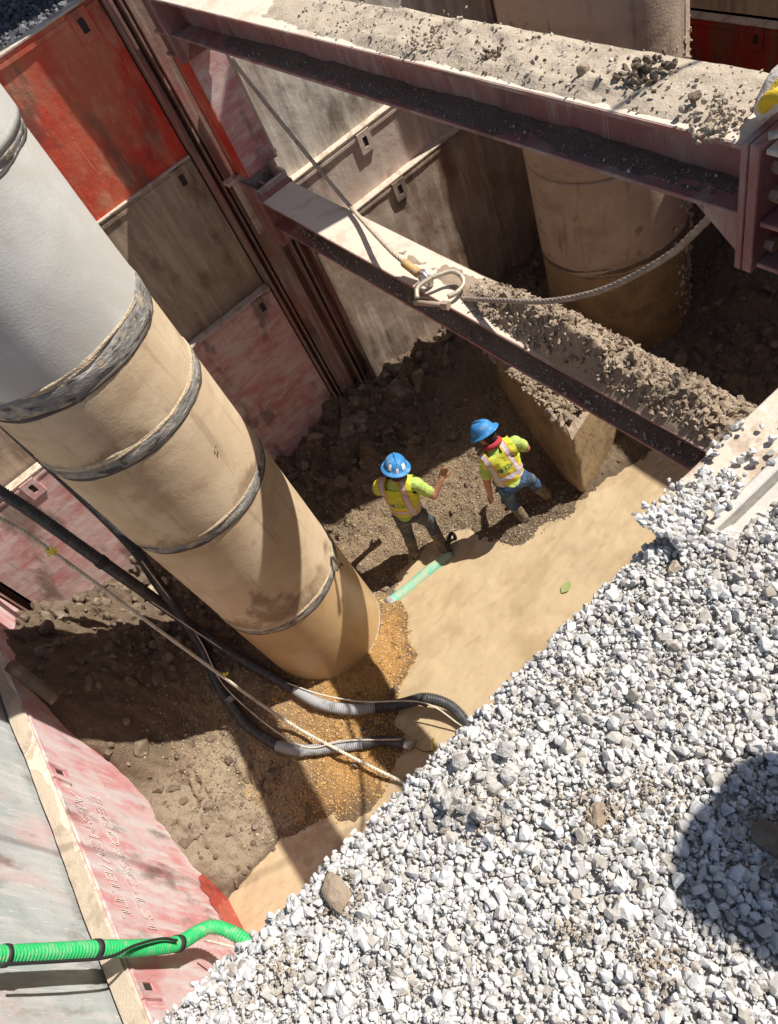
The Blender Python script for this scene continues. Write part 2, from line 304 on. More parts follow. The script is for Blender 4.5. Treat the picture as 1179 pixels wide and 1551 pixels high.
def scatter(pos, size, protos, tilt=1.0):
    """many stones in one vertex/triangle soup"""
    n = len(pos); R = rand_rot(n, tilt); k = rng.integers(0, len(protos), n); V = []; F = []; off = 0
    for j, (pv, pf) in enumerate(protos):
        id_ = np.where(k == j)[0]
        if len(id_) == 0: continue
        v = np.einsum('nij,vj->nvi', R[id_], pv) * size[id_][:, None, None] + pos[id_][:, None]
        f = pf[None] + (np.arange(len(id_)) * len(pv))[:, None, None] + off
        V.append(v.reshape(-1, 3)); F.append(f.reshape(-1, 3)); off += len(id_) * len(pv)
    return np.vstack(V), np.vstack(F)

# ------------------------------------------------------------------ pit levels
XA0, XA1, YA, YD, XB, XC, ZF = -2.62, 7.6, 7.2, .72, -2.60, 7.6, -5.5
LP = (-.171, 4.879, .672); RP = (5.35, 5.42, .83)

# ground sheet with the pit cut out of it
gx = [-900, XB - .42, XC + .4, 900]; gy = [-900, .60, YA + .42, 900]
v = [(x, y, -.06) for y in gy for x in gx]; f = [(j * 4 + i, j * 4 + i + 1, j * 4 + i + 5, j * 4 + i + 4) for j in range(3) for i in range(3) if not (i == 1 and j == 1)]
tag(obj('ground', v, f, M['gravel_base']), None, None, kind='structure')

# pit floor: mud, banked up against the walls
CP = np.array([
 (2, 7.1, -4.85), (1, 7.1, -5.0), (0, 7.1, -5.0), (-1, 7.1, -4.9), (-2.1, 7.1, -4.7), (-2.5, 7.1, -4.4), (-2.9, 7.1, -4.1), (3, 7.1, -4.95), (3.5, 7.1, -5.1), (4.5, 7.1, -5.05), (6, 7.1, -5.0), (7.6, 7.1, -4.8),
 (-2.6, 6.3, -3.75), (-2.6, 5.5, -3.55), (-2.6, 4.95, -3.98), (-2.6, 4.75, -4.4), (-2.6, 4.5, -4.8), (-2.6, 3.75, -5.02), (-2.6, 3.3, -5.5), (-2.6, 2.7, -5.62), (-2.6, 1, -5.7),
 (-2.0, 6.1, -4.35), (-1.5, 5.6, -4.85), (-2.0, 4.9, -4.95), (-1.9, 4.4, -5.15), (-1.2, 4.8, -5.2), (-1.3, 4.1, -5.33), (-1.8, 3.75, -5.33), (-.9, 3.5, -5.41), (-1.0, 6.3, -5.0), (-.3, 5.9, -5.25), (.2, 6.3, -5.25),
 (.49, 4.13, -5.5), (.47, 3.86, -5.52), (-.1, 3.64, -5.5), (-.38, 3.24, -5.5), (-.72, 3.03, -5.5), (-1.22, 3.01, -5.5), (-1.46, 3.28, -5.5), (-2.1, 3.36, -5.5),
 (.35, 4.45, -5.42), (-.1, 3.95, -5.40), (.86, 4.84, -5.5), (.62, 5.0, -5.44), (.8, 5.4, -5.36), (1.3, 5.7, -5.28), (1.5, 6.3, -5.05), (2.3, 6.5, -5.05), (2.7, 5.8, -5.15), (3.3, 6.2, -4.85), (3.7, 6.5, -4.8), (3.0, 6.6, -4.85), (2.3, 5.05, -5.38), (1.3, 5.2, -5.42), (1.45, 4.85, -5.5), (1.81, 4.74, -5.5), (2.1, 4.6, -5.47),
 (2.2, 4.12, -5.475), (2.75, 4.02, -5.465), (2.45, 4.45, -5.49), (2.9, 4.6, -5.36), (2.98, 3.8, -5.52), (1.9, 3.95, -5.53), (1.5, 4.4, -5.55), (1, 4.2, -5.57), (1.2, 3, -5.64), (2, 3.4, -5.6), (2.4, 3.75, -5.56), (.3, 2.6, -5.62), (-.5, 2.4, -5.62), (-1.6, 2.5, -5.65), (-2, 1.5, -5.7), (0, 1, -5.7), (3, 2.4, -5.62), (2.5, 1, -5.7), (3.6, 3.4, -5.6), (4.4, 2.6, -5.6), (5, 1.2, -5.6), (7.6, 1, -5.3),
 (4.2, 3.9, -5.45), (4.4, 4.6, -5.25), (4.3, 5.6, -5.05), (4.7, 6.4, -5.05), (5.2, 4.3, -5.3), (6.4, 5.2, -5.2), (6.2, 3.6, -5.25), (7.6, 3.2, -5.0), (7.6, 5.2, -4.9)])
def tps(P, Q):
    d = np.linalg.norm(P[:, None, :2] - Q[None, :, :2], axis=-1); return d * d * np.log(d + 1e-9)
K = tps(CP, CP) + np.eye(len(CP)) * .004; A = np.c_[np.ones(len(CP)), CP[:, :2]]; n = len(CP)
sol = np.linalg.solve(np.block([[K, A], [A.T, np.zeros((3, 3))]]), np.r_[CP[:, 2], 0, 0, 0])
def blob(x, y, cx, cy, rx, ry, soft=.35):
    d = np.sqrt(((x - cx) / rx) ** 2 + ((y - cy) / ry) ** 2) + .35 * fbm(x, y, 2.6, 4); return np.clip((1 + soft - d) / (2 * soft), 0, 1)
def smooth_h(x, y):
    Q = np.stack([x, y], 1); h = np.empty(len(Q))
    for i in range(0, len(Q), 20000): h[i:i + 20000] = tps(Q[i:i + 20000], CP) @ sol[:n] + np.c_[np.ones(len(Q[i:i + 20000])), Q[i:i + 20000]] @ sol[n:]
    return h
def mud_mask(x, y):                          # lumpy mud rather than loose gravel
    return np.clip(np.maximum.reduce([blob(x, y, -2.1, 6.3, 1.5, 1.1), blob(x, y, -2.5, 4.3, .75, .8) * .45, blob(x, y, 1.6, 6.8, 2.2, .95), blob(x, y, 6, 5, 2, 3) * .4]), 0, 1)
def pit_h(x, y):
    h = smooth_h(x, y); up = np.clip((h + 5.52) / .12, 0, 1); mm = mud_mask(x, y)
    lump = np.abs(fbm(x, y, 2.3, 5, .55)); fine = fbm(x, y, 9, 4, .6)
    cl = np.clip(fbm(x + 9, y, 5, 4, .6), 0, 1)
    return h + up * ((.05 + .42 * mm) * (lump - .14) + (.016 + .06 * mm) * fine + .26 * mm * cl) + .014 * fine + .03 * (lump - .2) * (1 - mm)
nx, ny = 640, 400
gx_, gy_ = np.meshgrid(np.linspace(-2.9, 7.8, nx), np.linspace(.6, 7.4, ny), indexing='ij'); gx_ = gx_.ravel(); gy_ = gy_.ravel()
gz_ = pit_h(gx_, gy_)
pit = tag(obj('pit_floor', np.stack([gx_, gy_, gz_], 1), grid_faces(nx, ny), M['mud'], smooth=True), None, None, kind='structure')
org = np.clip(blob(gx_, gy_, -.55, 3.75, 1.0, .95) + blob(gx_, gy_, .15, 4.0, .6, .75), 0, 1)
pea = np.clip(blob(gx_, gy_, 1.6, 5.2, 1.6, .75) + blob(gx_, gy_, -1.55, 4.3, .75, .9) + blob(gx_, gy_, 4.2, 5.2, .9, 1.2), 0, 1)
tanm = np.clip(blob(gx_, gy_, -2.1, 3.8, .7, .7), 0, 1) * .7
for nm, a in (('orange', org), ('pea', pea), ('tan', tanm), ('damp', .75 * np.clip(1 - np.abs(gz_ - ZF - .01) / .035, 0, 1))):
    at = pit.data.attributes.new(nm, 'FLOAT', 'POINT'); at.data.foreach_set('value', a.astype(np.float32))
# water
wx, wy = np.meshgrid(np.linspace(-2.62, 7.7, 320), np.linspace(.62, 5.6, 160), indexing='ij'); wx = wx.ravel(); wy = wy.ravel()
tag(obj('muddy_water', np.stack([wx, wy, ZF + .008 * fbm(wx, wy, 2.4, 4) + .006 * fbm(wx, wy, 7, 3)], 1), grid_faces(320, 160), M['water'], smooth=True), None, None, kind='structure')

# loose pea gravel on the banks (uncountable) and mud clods
def on_bank(nr, x0, x1, y0, y1, wfun):
    x = rng.uniform(x0, x1, nr); y = rng.uniform(y0, y1, nr); k = rng.random(nr) < wfun(x, y); x = x[k]; y = y[k]
    z = pit_h(x, y); k = z > ZF - .012; return np.stack([x[k], y[k], z[k]], 1)
def pea_w(x, y): return np.clip(blob(x, y, 1.6, 5.2, 1.6, .75) + blob(x, y, -1.55, 4.3, .75, .9) + blob(x, y, -.55, 3.75, 1.0, .95) + blob(x, y, .15, 4.0, .6, .75) + blob(x, y, 2.4, 4.1, .55, .3) + .5 * blob(x, y, 4.2, 5.2, .8, 1.0), 0, 1) * np.clip(1 - .55 * mud_mask(x, y), 0, 1)
pp = on_bank(80000, -2.5, 5.2, 2.9, 6.6, pea_w)
V, F = scatter(pp, rng.uniform(.014, .038, len(pp)), SMALL)
cf = V[F].mean(1); near = np.clip(blob(cf[:, 0], cf[:, 1], -.5, 3.75, 1.15, 1.0) + blob(cf[:, 0], cf[:, 1], .15, 4.0, .65, .8), 0, 1); vn = np.zeros(len(V)); 
lab_ = np.zeros(len(V), bool); lab_[F[near > .5].ravel()] = True; pick = lab_[F].any(1)
def sub(F_): u, inv = np.unique(F_.ravel(), return_inverse=True); return V[u], inv.reshape(-1, 3)
tag(obj('pea_gravel', *sub(F[~pick]), M['pea']), 'loose grey brown pea gravel on the bank around the workers', 'gravel', kind='stuff')
tag(obj('pea_gravel', *sub(F[pick]), M['peaorange']), 'orange pea gravel around the foot of the tall concrete pipe', 'gravel', kind='stuff')
pc = on_bank(8000, -2.55, 7.2, 3.2, 7.0, lambda x, y: mud_mask(x, y) * .9 + .03)
V, F = scatter(pc, rng.lognormal(-2.8, .6, len(pc)).clip(.02, .32), PROTO)
tag(obj('mud_clods', V, F, M['clod']), 'dark lumpy mud clods heaped against the shoring walls', 'mud', kind='stuff')

# ------------------------------------------------------------------ shoring panels (each one a thing)
def frame_map(side, face):
    return {'A': lambda u, d, z: (u, face - d, z), 'B': lambda u, d, z: (face + d, u, z), 'C': lambda u, d, z: (face - d, u, z), 'D': lambda u, d, z: (u, face + d, z)}[side]
def qbox(mb, mp, u0, u1, d0, d1, z0, z1, bev=0): mb.box(np.array(mp(u0, d0, z0)), np.array(mp(u1, d1, z1)), bev); return mb
def panel(side, face, u0, u1, z0, z1, fm, label, sockets=(), th=.11, ledge_m=None, stiles=(), dent=.008):
    mp = frame_map(side, face); c = np.array(mp((u0 + u1) / 2, -th / 2, z0))
    t = thing('shoring_panel', label, 'shoring panel', c, 'steel panels lining the pit')
    # face sheet with dents
    nu = max(8, int((u1 - u0) / .07)); nz = max(8, int((z1 - z0) / .07)); hole = []
    U, Z = np.meshgrid(np.linspace(u0, u1, nu), np.linspace(z0, z1 - .022, nz), indexing='ij'); U = U.ravel(); Z = Z.ravel()
    ed = np.clip(np.minimum(np.minimum(U - u0, u1 - U), np.minimum(Z - z0, z1 - .022 - Z)) / .15, 0, 1)
    D = ed * dent * (fbm(U, Z, 1.3, 4) * 1.4 + .5 * fbm(U, Z, 5, 3)) - .004
    P = np.array([mp(a, b, q) for a, b, q in zip(U, D, Z)]); F = grid_faces(nu, nz)
    if side in 'BC': F = F[:, ::-1]
    if side == 'D' or side == 'A': pass
    sheet = obj('face_sheet', P, F, fm, t, smooth=True)
    mb = MB(); qbox(mb, mp, u0, u1, -th, -.03, z0, z1 - .02); mb.out('core', M['rail'], t)
    mb = MB(); qbox(mb, mp, u0 - .005, u1 + .005, -th, .012, z1 - .02, z1, .004); mb.out('top_ledge', ledge_m or M['ledge'], t)
    mb = MB(); qbox(mb, mp, u0 + .01, u1 - .01, -.004, .010, z1 - .085, z1 - .055); mb.out('lip', fm, t)
    for s in stiles:
        mb = MB(); qbox(mb, mp, s - .012, s + .012, -.01, .012, z0, z1 - .09); mb.out('weld_rib', fm, t)
    for s in sockets:
        mb = MB()
        for a, b, q, r in ((-.085, -.03, -.26, -.03), (.03, .085, -.26, -.03), (-.03, .03, -.26, -.20), (-.03, .03, -.09, -.03)): qbox(mb, mp, s + a, s + b, -.02, .022, z1 + q, z1 + r)
        so = mb.out('socket', fm, t)
        mb = MB(); qbox(mb, mp, s - .03, s + .03, -.02, .012, z1 - .20, z1 - .09); mb.out('socket_hole', M['hole'], so)  # near-black fill stands in for the shade inside the slot
    return t
panel('A', 7.25, XA0, 1.84, -1.38, .10, M['red'], 'bright red painted panel at the top of the far wall beside the post', (1.62,), stiles=())
panel('A', 7.23, XA0, 1.84, -2.93, -1.33, M['greybrown'], 'grey brown muddy panel below the bright red panel', (1.66,), stiles=(1.25, .2, -1.2))
panel('A', 7.085, XA0 + .1, 1.84, -5.6, -2.88, M['pink'], 'faded pink red panel standing in mud below the grey brown panel', (1.66, -1.5), stiles=(-.55, -.95))
panel('A', 7.25, 2.52, 5.7, -2.2, .10, M['streak'], 'scraped grey panel with pale streaks behind the wire sling', (), stiles=(4.2,))
panel('A', 7.17, 2.52, 5.7, -2.85, -2.12, M['tanpink'], 'dusty tan strip panel with slotted socket behind the lower strut', (3.62,))
panel('A', 7.08, 2.52, 5.7, -5.35, -2.79, M['rustgrey'], 'rust stained grey panel under the dusty tan strip panel', (3.78,), dent=.016, stiles=(5.0,))
panel('A', 7.16, 6.1, XC, -5.5, .10, M['greybrown'], 'muddy brown panel of the far wall beyond the broad pipe', ())
panel('B', XB - .165, .9, 6.9, -3.38, .12, M['teal'], 'weathered grey panel above the ledge of the stencilled pink panel')
pb = panel('B', XB, .9, 6.9, -5.7, -3.30, M['pinkB'], 'faded pink panel with pale stencilled lettering along its top edge', (4.22, 2.28), th=.13, dent=.002)
panel('C', XC + .1, 1.0, 6.95, -2.9, .1, M['greybrown'], 'brown shaded panel above the deep red panel on the end wall')
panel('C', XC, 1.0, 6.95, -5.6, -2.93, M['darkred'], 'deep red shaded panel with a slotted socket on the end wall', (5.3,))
panel('D', .66, -2.5, 1.75, -2.2, -.16, M['pink'], 'upper steel panel holding back the white gravel', th=.11)
panel('D', .74, -2.5, 1.75, -5.7, -2.25, M['greybrown'], 'lower steel panel under the white gravel edge', th=.11)
panel('D', YD, 2.5, 7.4, -2.2, -.03, M['tanpink'], 'upper steel panel of the near wall beyond the strut post', th=.11)
panel('D', YD + .1, 2.5, 7.4, -5.7, -2.25, M['rustgrey'], 'lower steel panel of the near wall beyond the strut post', th=.11)
# wet, bright strip where the stencilled panel meets the mud
U = np.linspace(2.6, 4.9, 160); zt = np.interp(U, [2.6, 3.0, 3.3, 3.6, 4.0, 4.5, 4.9], [-5.0, -5.0, -4.98, -5.2, -5.2, -4.75, -4.3]) - .08 + .16 * fbm(U, U * 0, 9, 4)
V = np.vstack([np.c_[np.full(160, XB + .006), U, np.full(160, -5.7)], np.c_[np.full(160, XB + .006), U, zt]])
obj('wet_stain', V, [(i, i + 1, 161 + i, 160 + i) for i in range(159)], M['wetred'], pb)
# stencilled lettering, upside down, flat print on the sheet
def stencil(txt, y0, z, size, parent):
    c = bpy.data.curves.new('lettering', 'FONT'); c.body = txt; c.size = size; c.space_character = 1.25; c.fill_mode = 'NONE'; c.bevel_depth = .0042; c.resolution_u = 2
    o = bpy.data.objects.new('tmp_text', c); COL.objects.link(o); dg = bpy.context.evaluated_depsgraph_get()
    me = bpy.data.meshes.new_from_object(o.evaluated_get(dg)); bpy.data.objects.remove(o)
    co = np.empty(len(me.vertices) * 3); me.vertices.foreach_get('co', co); co = co.reshape(-1, 3)
    P = np.c_[XB + .0065 + co[:, 2] * .2, y0 - co[:, 0], z - co[:, 1]] - root_loc(parent)
    me.vertices.foreach_set('co', P.astype(np.float32).ravel()); me.update(); me.materials.clear()
    o = link('lettering', me, M['text'], parent)
stencil('FEGO8SC-LS1', 4.12, -3.80, .19, pb); stencil('ALSNEV/ELTL', 4.05, -3.52, .17, pb)
# mud caked on the ledge of the stencilled panel
nu, nd = 160, 8; U, D = np.meshgrid(np.linspace(1.2, 5.6, nu), np.linspace(-.125, .004, nd), indexing='ij'); U = U.ravel(); D = D.ravel()
z = -3.3 + np.clip(.011 + .03 * fbm(U, D, 3, 4) - .30 * np.clip(D + .06, 0, 1) * (U > 3.4) + .008 * (U < 3.3), -.01, .03)
obj('ledge_mud', np.c_[XB + D, U, z], grid_faces(nu, nd)[:, ::-1], M['soil_light'], pb, smooth=True)

# ------------------------------------------------------------------ slide rails (posts)
def rail(name, side, face, u0, u1, p, z0, z1, label):
    mp = frame_map(side, face); t = thing(name, label, 'post', np.array(mp((u0 + u1) / 2, 0, z0)), 'steel posts holding the shoring panels')
    mb = MB(); qbox(mb, mp, u0, u1, -.14, -.02, z0, z1); mb.out('back_plate', M['rail'], t)
    for a, w_, pp_ in ((0, .025, p), (.075, .02, p * .85), (.13, .02, p * .6), (.30, .02, p * .6), (.40, .022, p * .9), (.47, .02, p * .75), (.575, .025, p)):
        s = (u1 - u0) / .6; mb = MB(); qbox(mb, mp, u0 + a * s, u0 + (a + w_) * s, -.0199, pp_, z0, z1, .003); mb.out('fin', M['rail'], t)
    mb = MB(); s = (u1 - u0) / .6; qbox(mb, mp, u0 + .151 * s, u0 + .299 * s, p * .45, p * .58, z0, z1 - .1); mb.out('track', M['rail'], t)
    return t
rail('slide_rail', 'A', YA, 1.86, 2.50, .15, -5.6, 1.7, 'grooved steel post of the far wall carrying both struts')
rail('slide_rail', 'A', YA, 5.72, 6.08, .50, -5.6, .2, 'deep steel post of the far wall behind the broad pipe')
rail('slide_rail', 'D', YD, 1.78, 2.48, .19, -5.7, .02, 'steel post of the near wall at the strut end')
rail('corner_post', 'A', YA, -2.98, -2.64, .12, -5.6, .2, 'corner post between the far wall and the stencilled panel')

# ------------------------------------------------------------------ struts (H beams across the pit)
SX0, SX1 = 2.05, 2.40
def strut(ztop, y0, y1, label, gus):
    t = thing('strut', label, 'strut', (2.22, 4, ztop - .3), 'steel struts across the pit'); h = .29; f = .02
    MB().box((SX0, y0, ztop - f), (SX1, y1, ztop), .003).out('top_flange', M['beamtop'], t)
    MB().box((SX0, y0, ztop - h), (SX1, y1, ztop - h + f), .003).out('bottom_flange', M['beam'], t)
    MB().box((2.215, y0, ztop - h + f), (2.235, y1, ztop - f)).out('web', M['beam'], t)
    MB().box((SX0 + .002, y0 + .001, ztop - .0199), (SX0 - .004, y1 - .001, ztop - .003)).out('flange_edge', M['beam'], t)
    for k, y in enumerate((y0, y1)):
        s = 1 if k == 0 else -1
        pl = MB().box((SX0 - .02, y - s * .03, ztop - .50), (SX1 + .02, y - s * .001, ztop + .02), .004).out('end_plate', M['beam'], t)
        MB().box((SX0 - .02, y - s * .075, ztop - .50), (SX1 + .02, y - s * .034, ztop + .02), .004).out('backing_plate', M['beam'], t)
        for x in (SX0 + .03, 2.30):
            MB().prism([(y + s * .001, ztop - h - .001), (y + s * .24, ztop - h - .001), (y + s * .001, ztop - .49)], 'x', x, x + .018).out('gusset', M['beam'], t)
        for bx in (SX0 + .07, SX1 - .07):
            for bz in (-.10, -.21, -.42):
                MB().cyl((bx, y - s * .0751, ztop + bz), (bx, y - s * .11, ztop + bz), .028, 6).out('bolt', M['rust'], t)
    return t
ZU, ZL = .0, -1.77
strut(ZU, 1.45, 6.62, 'upper red strut beam with dirt strewn along its top', 1)
strut(ZL, 1.30, 6.50, 'lower strut beam with a shackle on its top and heaped soil', 1)
# stub connectors between strut ends and posts
def stub(y0, y1, ztop, label):
    t = thing('strut_connector', label, 'connector', (2.22, (y0 + y1) / 2, ztop - .5), 'connectors between struts and posts')
    MB().box((2.215, y0, ztop - .46), (2.235, y1, ztop - .02)).out('web', M['beam'], t)
    MB().box((SX0, y0, ztop - .02), (SX1, y1, ztop), .003).out('top_plate', M['beamtop'], t)
    MB().box((SX0, y0, ztop - .30), (SX1, y1, ztop - .28), .003).out('middle_plate', M['beam'], t)
    MB().box((SX0, y0, ztop - .48), (SX1, y1, ztop - .46), .003).out('bottom_plate', M['beam'], t)
    MB().box((SX0 + .01, y0, ztop - .459), (SX0 + .03, y0 + .03, ztop - .02)).out('stiffener', M['beam'], t)
    return t
stub(.93, 1.37, ZU, 'bolted steel connector at the near end of the upper strut')
stub(.95, 1.22, ZL, 'bolted steel connector at the near end of the lower strut')
stub(6.702, 6.98, ZU, 'bolted steel connector at the far end of the upper strut')
# carriage post between the struts on the far rail
t = thing('carriage_post', 'scratched red carriage post between the two struts on the far wall', 'post', (2.28, 6.85, -1.9))
MB().box((2.12, 6.745, -1.62), (2.46, 6.765, -.52), .003).out('front_plate', M['pink'], t)
MB().box((2.10, 6.74, -1.62), (2.119, 7.0, -.52), .003).out('side_plate', M['red'], t)
MB().box((2.461, 6.74, -1.62), (2.48, 7.0, -.52), .003).out('side_plate', M['beamtop'], t)
# open box bracket at the far end of the lower strut
t = thing('strut_bracket', 'open steel box bracket with bolts at the far end of the lower strut', 'bracket', (2.25, 6.75, -2.3))
MB().box((2.06, 6.58, -2.3), (2.085, 6.98, -1.68), .003).out('side_plate', M['beam'], t)
MB().box((2.40, 6.58, -2.3), (2.425, 6.98, -1.68), .003).out('side_plate', M['tanpink'], t)
MB().box((2.0, 6.93, -2.25), (2.5, 6.975, -1.64), .003).out('back_plate', M['tanpink'], t)
MB().box((2.086, 6.58, -2.2), (2.399, 6.62, -1.70), .003).out('front_plate', M['tanpink'], t)
MB().box((2.235, 6.625, -2.2), (2.255, 6.925, -1.78)).out('divider', M['pink'], t)
MB().box((2.086, 6.625, -2.2), (2.399, 6.925, -2.18)).out('floor_plate', M['rail'], t)
for x in (2.15, 2.34):
    for z in (-1.78, -1.95): MB().cyl((x, 6.925, z), (x, 6.87, z), .026, 6).out('bolt', M['rust'], t)
for dx in (1.99, 2.5): MB().box((dx - .05, 6.90, -1.66), (dx + .05, 7.0, -1.62), .004).out('ear_plate', M['tanpink'], t)

# soil on the strut tops (strips of heaped soil with an uneven surface)
def soil_strip(name, x0, x1, y0, y1, z0, hfun, label, nx_=26, step=.025, m='soil_light'):
    ny_ = int((y1 - y0) / step); X, Y = np.meshgrid(np.linspace(x0, x1, nx_), np.linspace(y0, y1, ny_), indexing='ij'); X = X.ravel(); Y = Y.ravel()
    h = hfun(X, Y); return tag(obj(name, np.c_[X, Y, z0 + h], grid_faces(nx_, ny_), M[m], smooth=True), label, 'soil', kind='stuff')
edge = lambda X, a, b, s: np.clip(np.minimum(X - a, b - X) / s, 0, 1)
def hu(X, Y):
    e = edge(X, SX0 - .01, SX1 + .03, .10); k = np.interp(Y, [1.5, 1.7, 3.8, 4.4, 5.2, 6.0], [.6, 1, 1, .6, .15, 0])
    return -.012 + k * e * (.022 + .035 * np.clip(fbm(X, Y, 3.2, 5) + .25, 0, 1) + .05 * np.clip(fbm(X + 5, Y, 6, 4) - .12, 0, 1) + .012 * fbm(X, Y, 20, 3)) + .012 * k * np.interp(X, [SX0, SX1], [0, 1.4])
soil_strip('soil_on_strut', SX0 + .004, SX1 + .004, 1.53, 6.0, ZU, hu, 'thin gritty soil lying along the top of the upper strut')
def hl(X, Y):
    e = edge(X, SX0 - .01 + .05 * np.clip((Y - 2.6) / .8, 0, 1), SX1 + .05, .15); k = np.interp(Y, [1.3, 1.5, 2.2, 2.7, 3.2, 3.5, 3.75, 5.6], [.7, 1, 1.25, 1.5, 1.1, .6, .12, .03])
    return -.012 + k * e * (.10 + .13 * np.clip(fbm(X, Y, 3, 5) + .2, 0, 1) + .09 * np.abs(fbm(X, Y, 9, 4)) + .02 * fbm(X, Y, 30, 3))
soil_strip('soil_on_strut', SX0 + .002, SX1 + .01, 1.31, 5.6, ZL, hl, 'heaped sandy soil on the near half of the lower strut', 34, .018, 'soil_brown')
def pebbles(name, n_, x0, x1, y0, y1, zf, s0, s1, label, m='pebble'):
    x = rng.uniform(x0, x1, n_); y = rng.uniform(y0, y1, n_) ; z = zf(x, y); V, F = scatter(np.c_[x, y, z], rng.uniform(s0, s1, n_) , SMALL)
    tag(obj(name, V, F, M[m]), label, 'gravel', kind='stuff')
pebbles('strut_grit', 520, SX0 + .01, SX1, 1.55, 4.6, lambda x, y: ZU + hu(x, y) + .002, .006, .030, 'small pebbles and grit sprinkled on the upper strut')
pebbles('strut_grit', 1100, SX0 + .03, SX1, 1.4, 3.7, lambda x, y: ZL + hl(x, y), .008, .035, 'crumbs of soil and pebbles on the lower strut')
pebbles('strut_clods', 850, SX0 + .03, SX1 + .01, 1.45, 3.55, lambda x, y: ZL + hl(x, y), .02, .075, 'lumps of dry soil heaped on the near half of the lower strut', 'soil_brown')
pebbles('flange_grit', 140, SX0 + .015, SX0 + .15, 1.6, 5.6, lambda x, y: ZU - .262 + 0 * x, .008, .026, 'grit lying on the lower flange of the upper strut')
pebbles('flange_grit', 420, SX0 + .012, SX0 + .15, 1.4, 6.2, lambda x, y: ZL - .262 + .05 * rng.random(len(x)) * (x - SX0) / .15, .010, .034, 'coarse grit packed in the side of the lower strut')
for (zz, y0, y1, hh, lab) in ((ZU, 1.46, 6.2, .035, 'damp soil along the lower flange of the upper strut'), (ZL, 1.4, 6.2, .08, 'damp soil packed along the side of the lower strut')):
    soil_strip('flange_soil', SX0 + .012, 2.214, y0, y1, zz - .27, lambda X, Y: -.006 + hh * np.clip((X - SX0) / .16, 0, 1) ** .7 * (.6 + .5 * fbm(X, Y, 5, 4)) * np.clip((Y - 1.4) / .5, .35, 1) * np.clip((6.3 - Y) / 1.2, 0, 1) + .006 * fbm(X, Y, 25, 3), lab, 10, .03, 'darkdirt')
def rock(p, size, seed, m, label, name='rock', sq=(1, .8, .75), cat='rock', group=None):
    bm = bmesh.new(); bmesh.ops.create_icosphere(bm, subdivisions=4, radius=.5); r = np.random.default_rng(seed)
    c = np.array([q.co[:] for q in bm.verts])
    for _ in range(14):
        nn = r.normal(size=3); nn /= np.linalg.norm(nn); e = np.clip(c @ nn - r.uniform(.26, .44), 0, 9); c = c - nn * e[:, None]
    dn = c / np.linalg.norm(c, axis=1)[:, None]; o_ = seed * 3.3
    dsp = .07 * fbm(c[:, 0] + c[:, 2] * .7 + o_, c[:, 1] - c[:, 2] * .6, 3.2, 5, .6) + .05 * fbm(c[:, 1] + o_, c[:, 2] + c[:, 0] * .5, 8, 4, .6)
    V = (c + dn * dsp[:, None]) * np.array(sq) * size + np.array(p)
    bm.verts.index_update(); F = [[q.index for q in f_.verts] for f_ in bm.faces]; bm.free()
    return tag(obj(name, V, F, M[m], smooth=True), label, cat, group)
rock(onz(884, 106, .04), .075, 3, 'soil_brown', 'upright pale brown rock standing on the upper strut', sq=(.9, .6, 1))
rock(onz(1052, 147, .04), .06, 8, 'clod', 'tiny dark soil lump on the upper strut near the yellow sling', name='soil_lump', cat='soil lump')

def cluster(p, rad, n_, s0, s1, m, label, name='soil_lump', cat='soil lump', flat=.5):
    q = rng.normal(size=(n_, 3)) * np.array([1, 1, flat]) * rad * .5; q[:, 2] = np.abs(q[:, 2]) - .01; V, F = scatter(np.array(p) + q, rng.uniform(s0, s1, n_), PROTO); return tag(obj(name, V, F, M[m]), label, cat)
cluster(onz(975, 112, .03), .10, 60, .012, .05, 'clod', 'crumbled dark soil lump on the upper strut near the pale brown rock')['kind'] = 'stuff'
cluster(onz(1085, 178, .02), .12, 90, .008, .03, 'soil_light', 'scattered soil crumbs on the upper strut beside the yellow sling')['kind'] = 'stuff'
cluster(onz(660, 62, .02), .16, 90, .008, .035, 'soil_light', 'scattered soil crumbs on the upper strut in front of the far wall')['kind'] = 'stuff'
cluster(onz(745, 80, .03), .05, 30, .012, .03, 'clod', 'small dark soil lump on the upper strut before the broad pipe')['kind'] = 'stuff'
cluster(onz(1078, 200, .02), .05, 40, .01, .028, 'soil_light', 'little crust of soil at the edge of the upper strut')['kind'] = 'stuff'

# ------------------------------------------------------------------ concrete pipes
def ring_pipe(c, r, z0, z1, n=96, nz=None, noise=.004):
    nz = nz or max(2, int((z1 - z0) / .035)); Z, T = np.meshgrid(np.linspace(z0, z1, nz), np.arange(n) * 2 * math.pi / n, indexing='ij'); Z = Z.ravel(); T = T.ravel()
    R = r + noise * fbm(np.cos(T) * 3 + 4, Z * 2 + np.sin(T) * 3, 1.2, 4)
    V = np.c_[c[0] + R * np.cos(T), c[1] + R * np.sin(T), Z]
    i = np.arange(nz - 1)[:, None] * n; j = np.arange(n)[None]; k = (j + 1) % n
    F = np.stack([i + j, i + k, i + n + k, i + n + j], -1).reshape(-1, 4)
    # inner wall and rims
    ri = r - .075; b = len(V); t = np.arange(n) * 2 * math.pi / n
    V = np.vstack([V, np.c_[c[0] + ri * np.cos(t), c[1] + ri * np.sin(t), np.full(n, z0)], np.c_[c[0] + ri * np.cos(t), c[1] + ri * np.sin(t), np.full(n, z1)]])
    j = np.arange(n); k = (j + 1) % n
    F = np.vstack([F, np.stack([b + k, b + j, b + n + j, b + n + k], 1), np.stack([(nz - 1) * n + j, (nz - 1) * n + k, b + n + k, b + n + j], 1), np.stack([k, j, b + j, b + k], 1)])
    return V, F
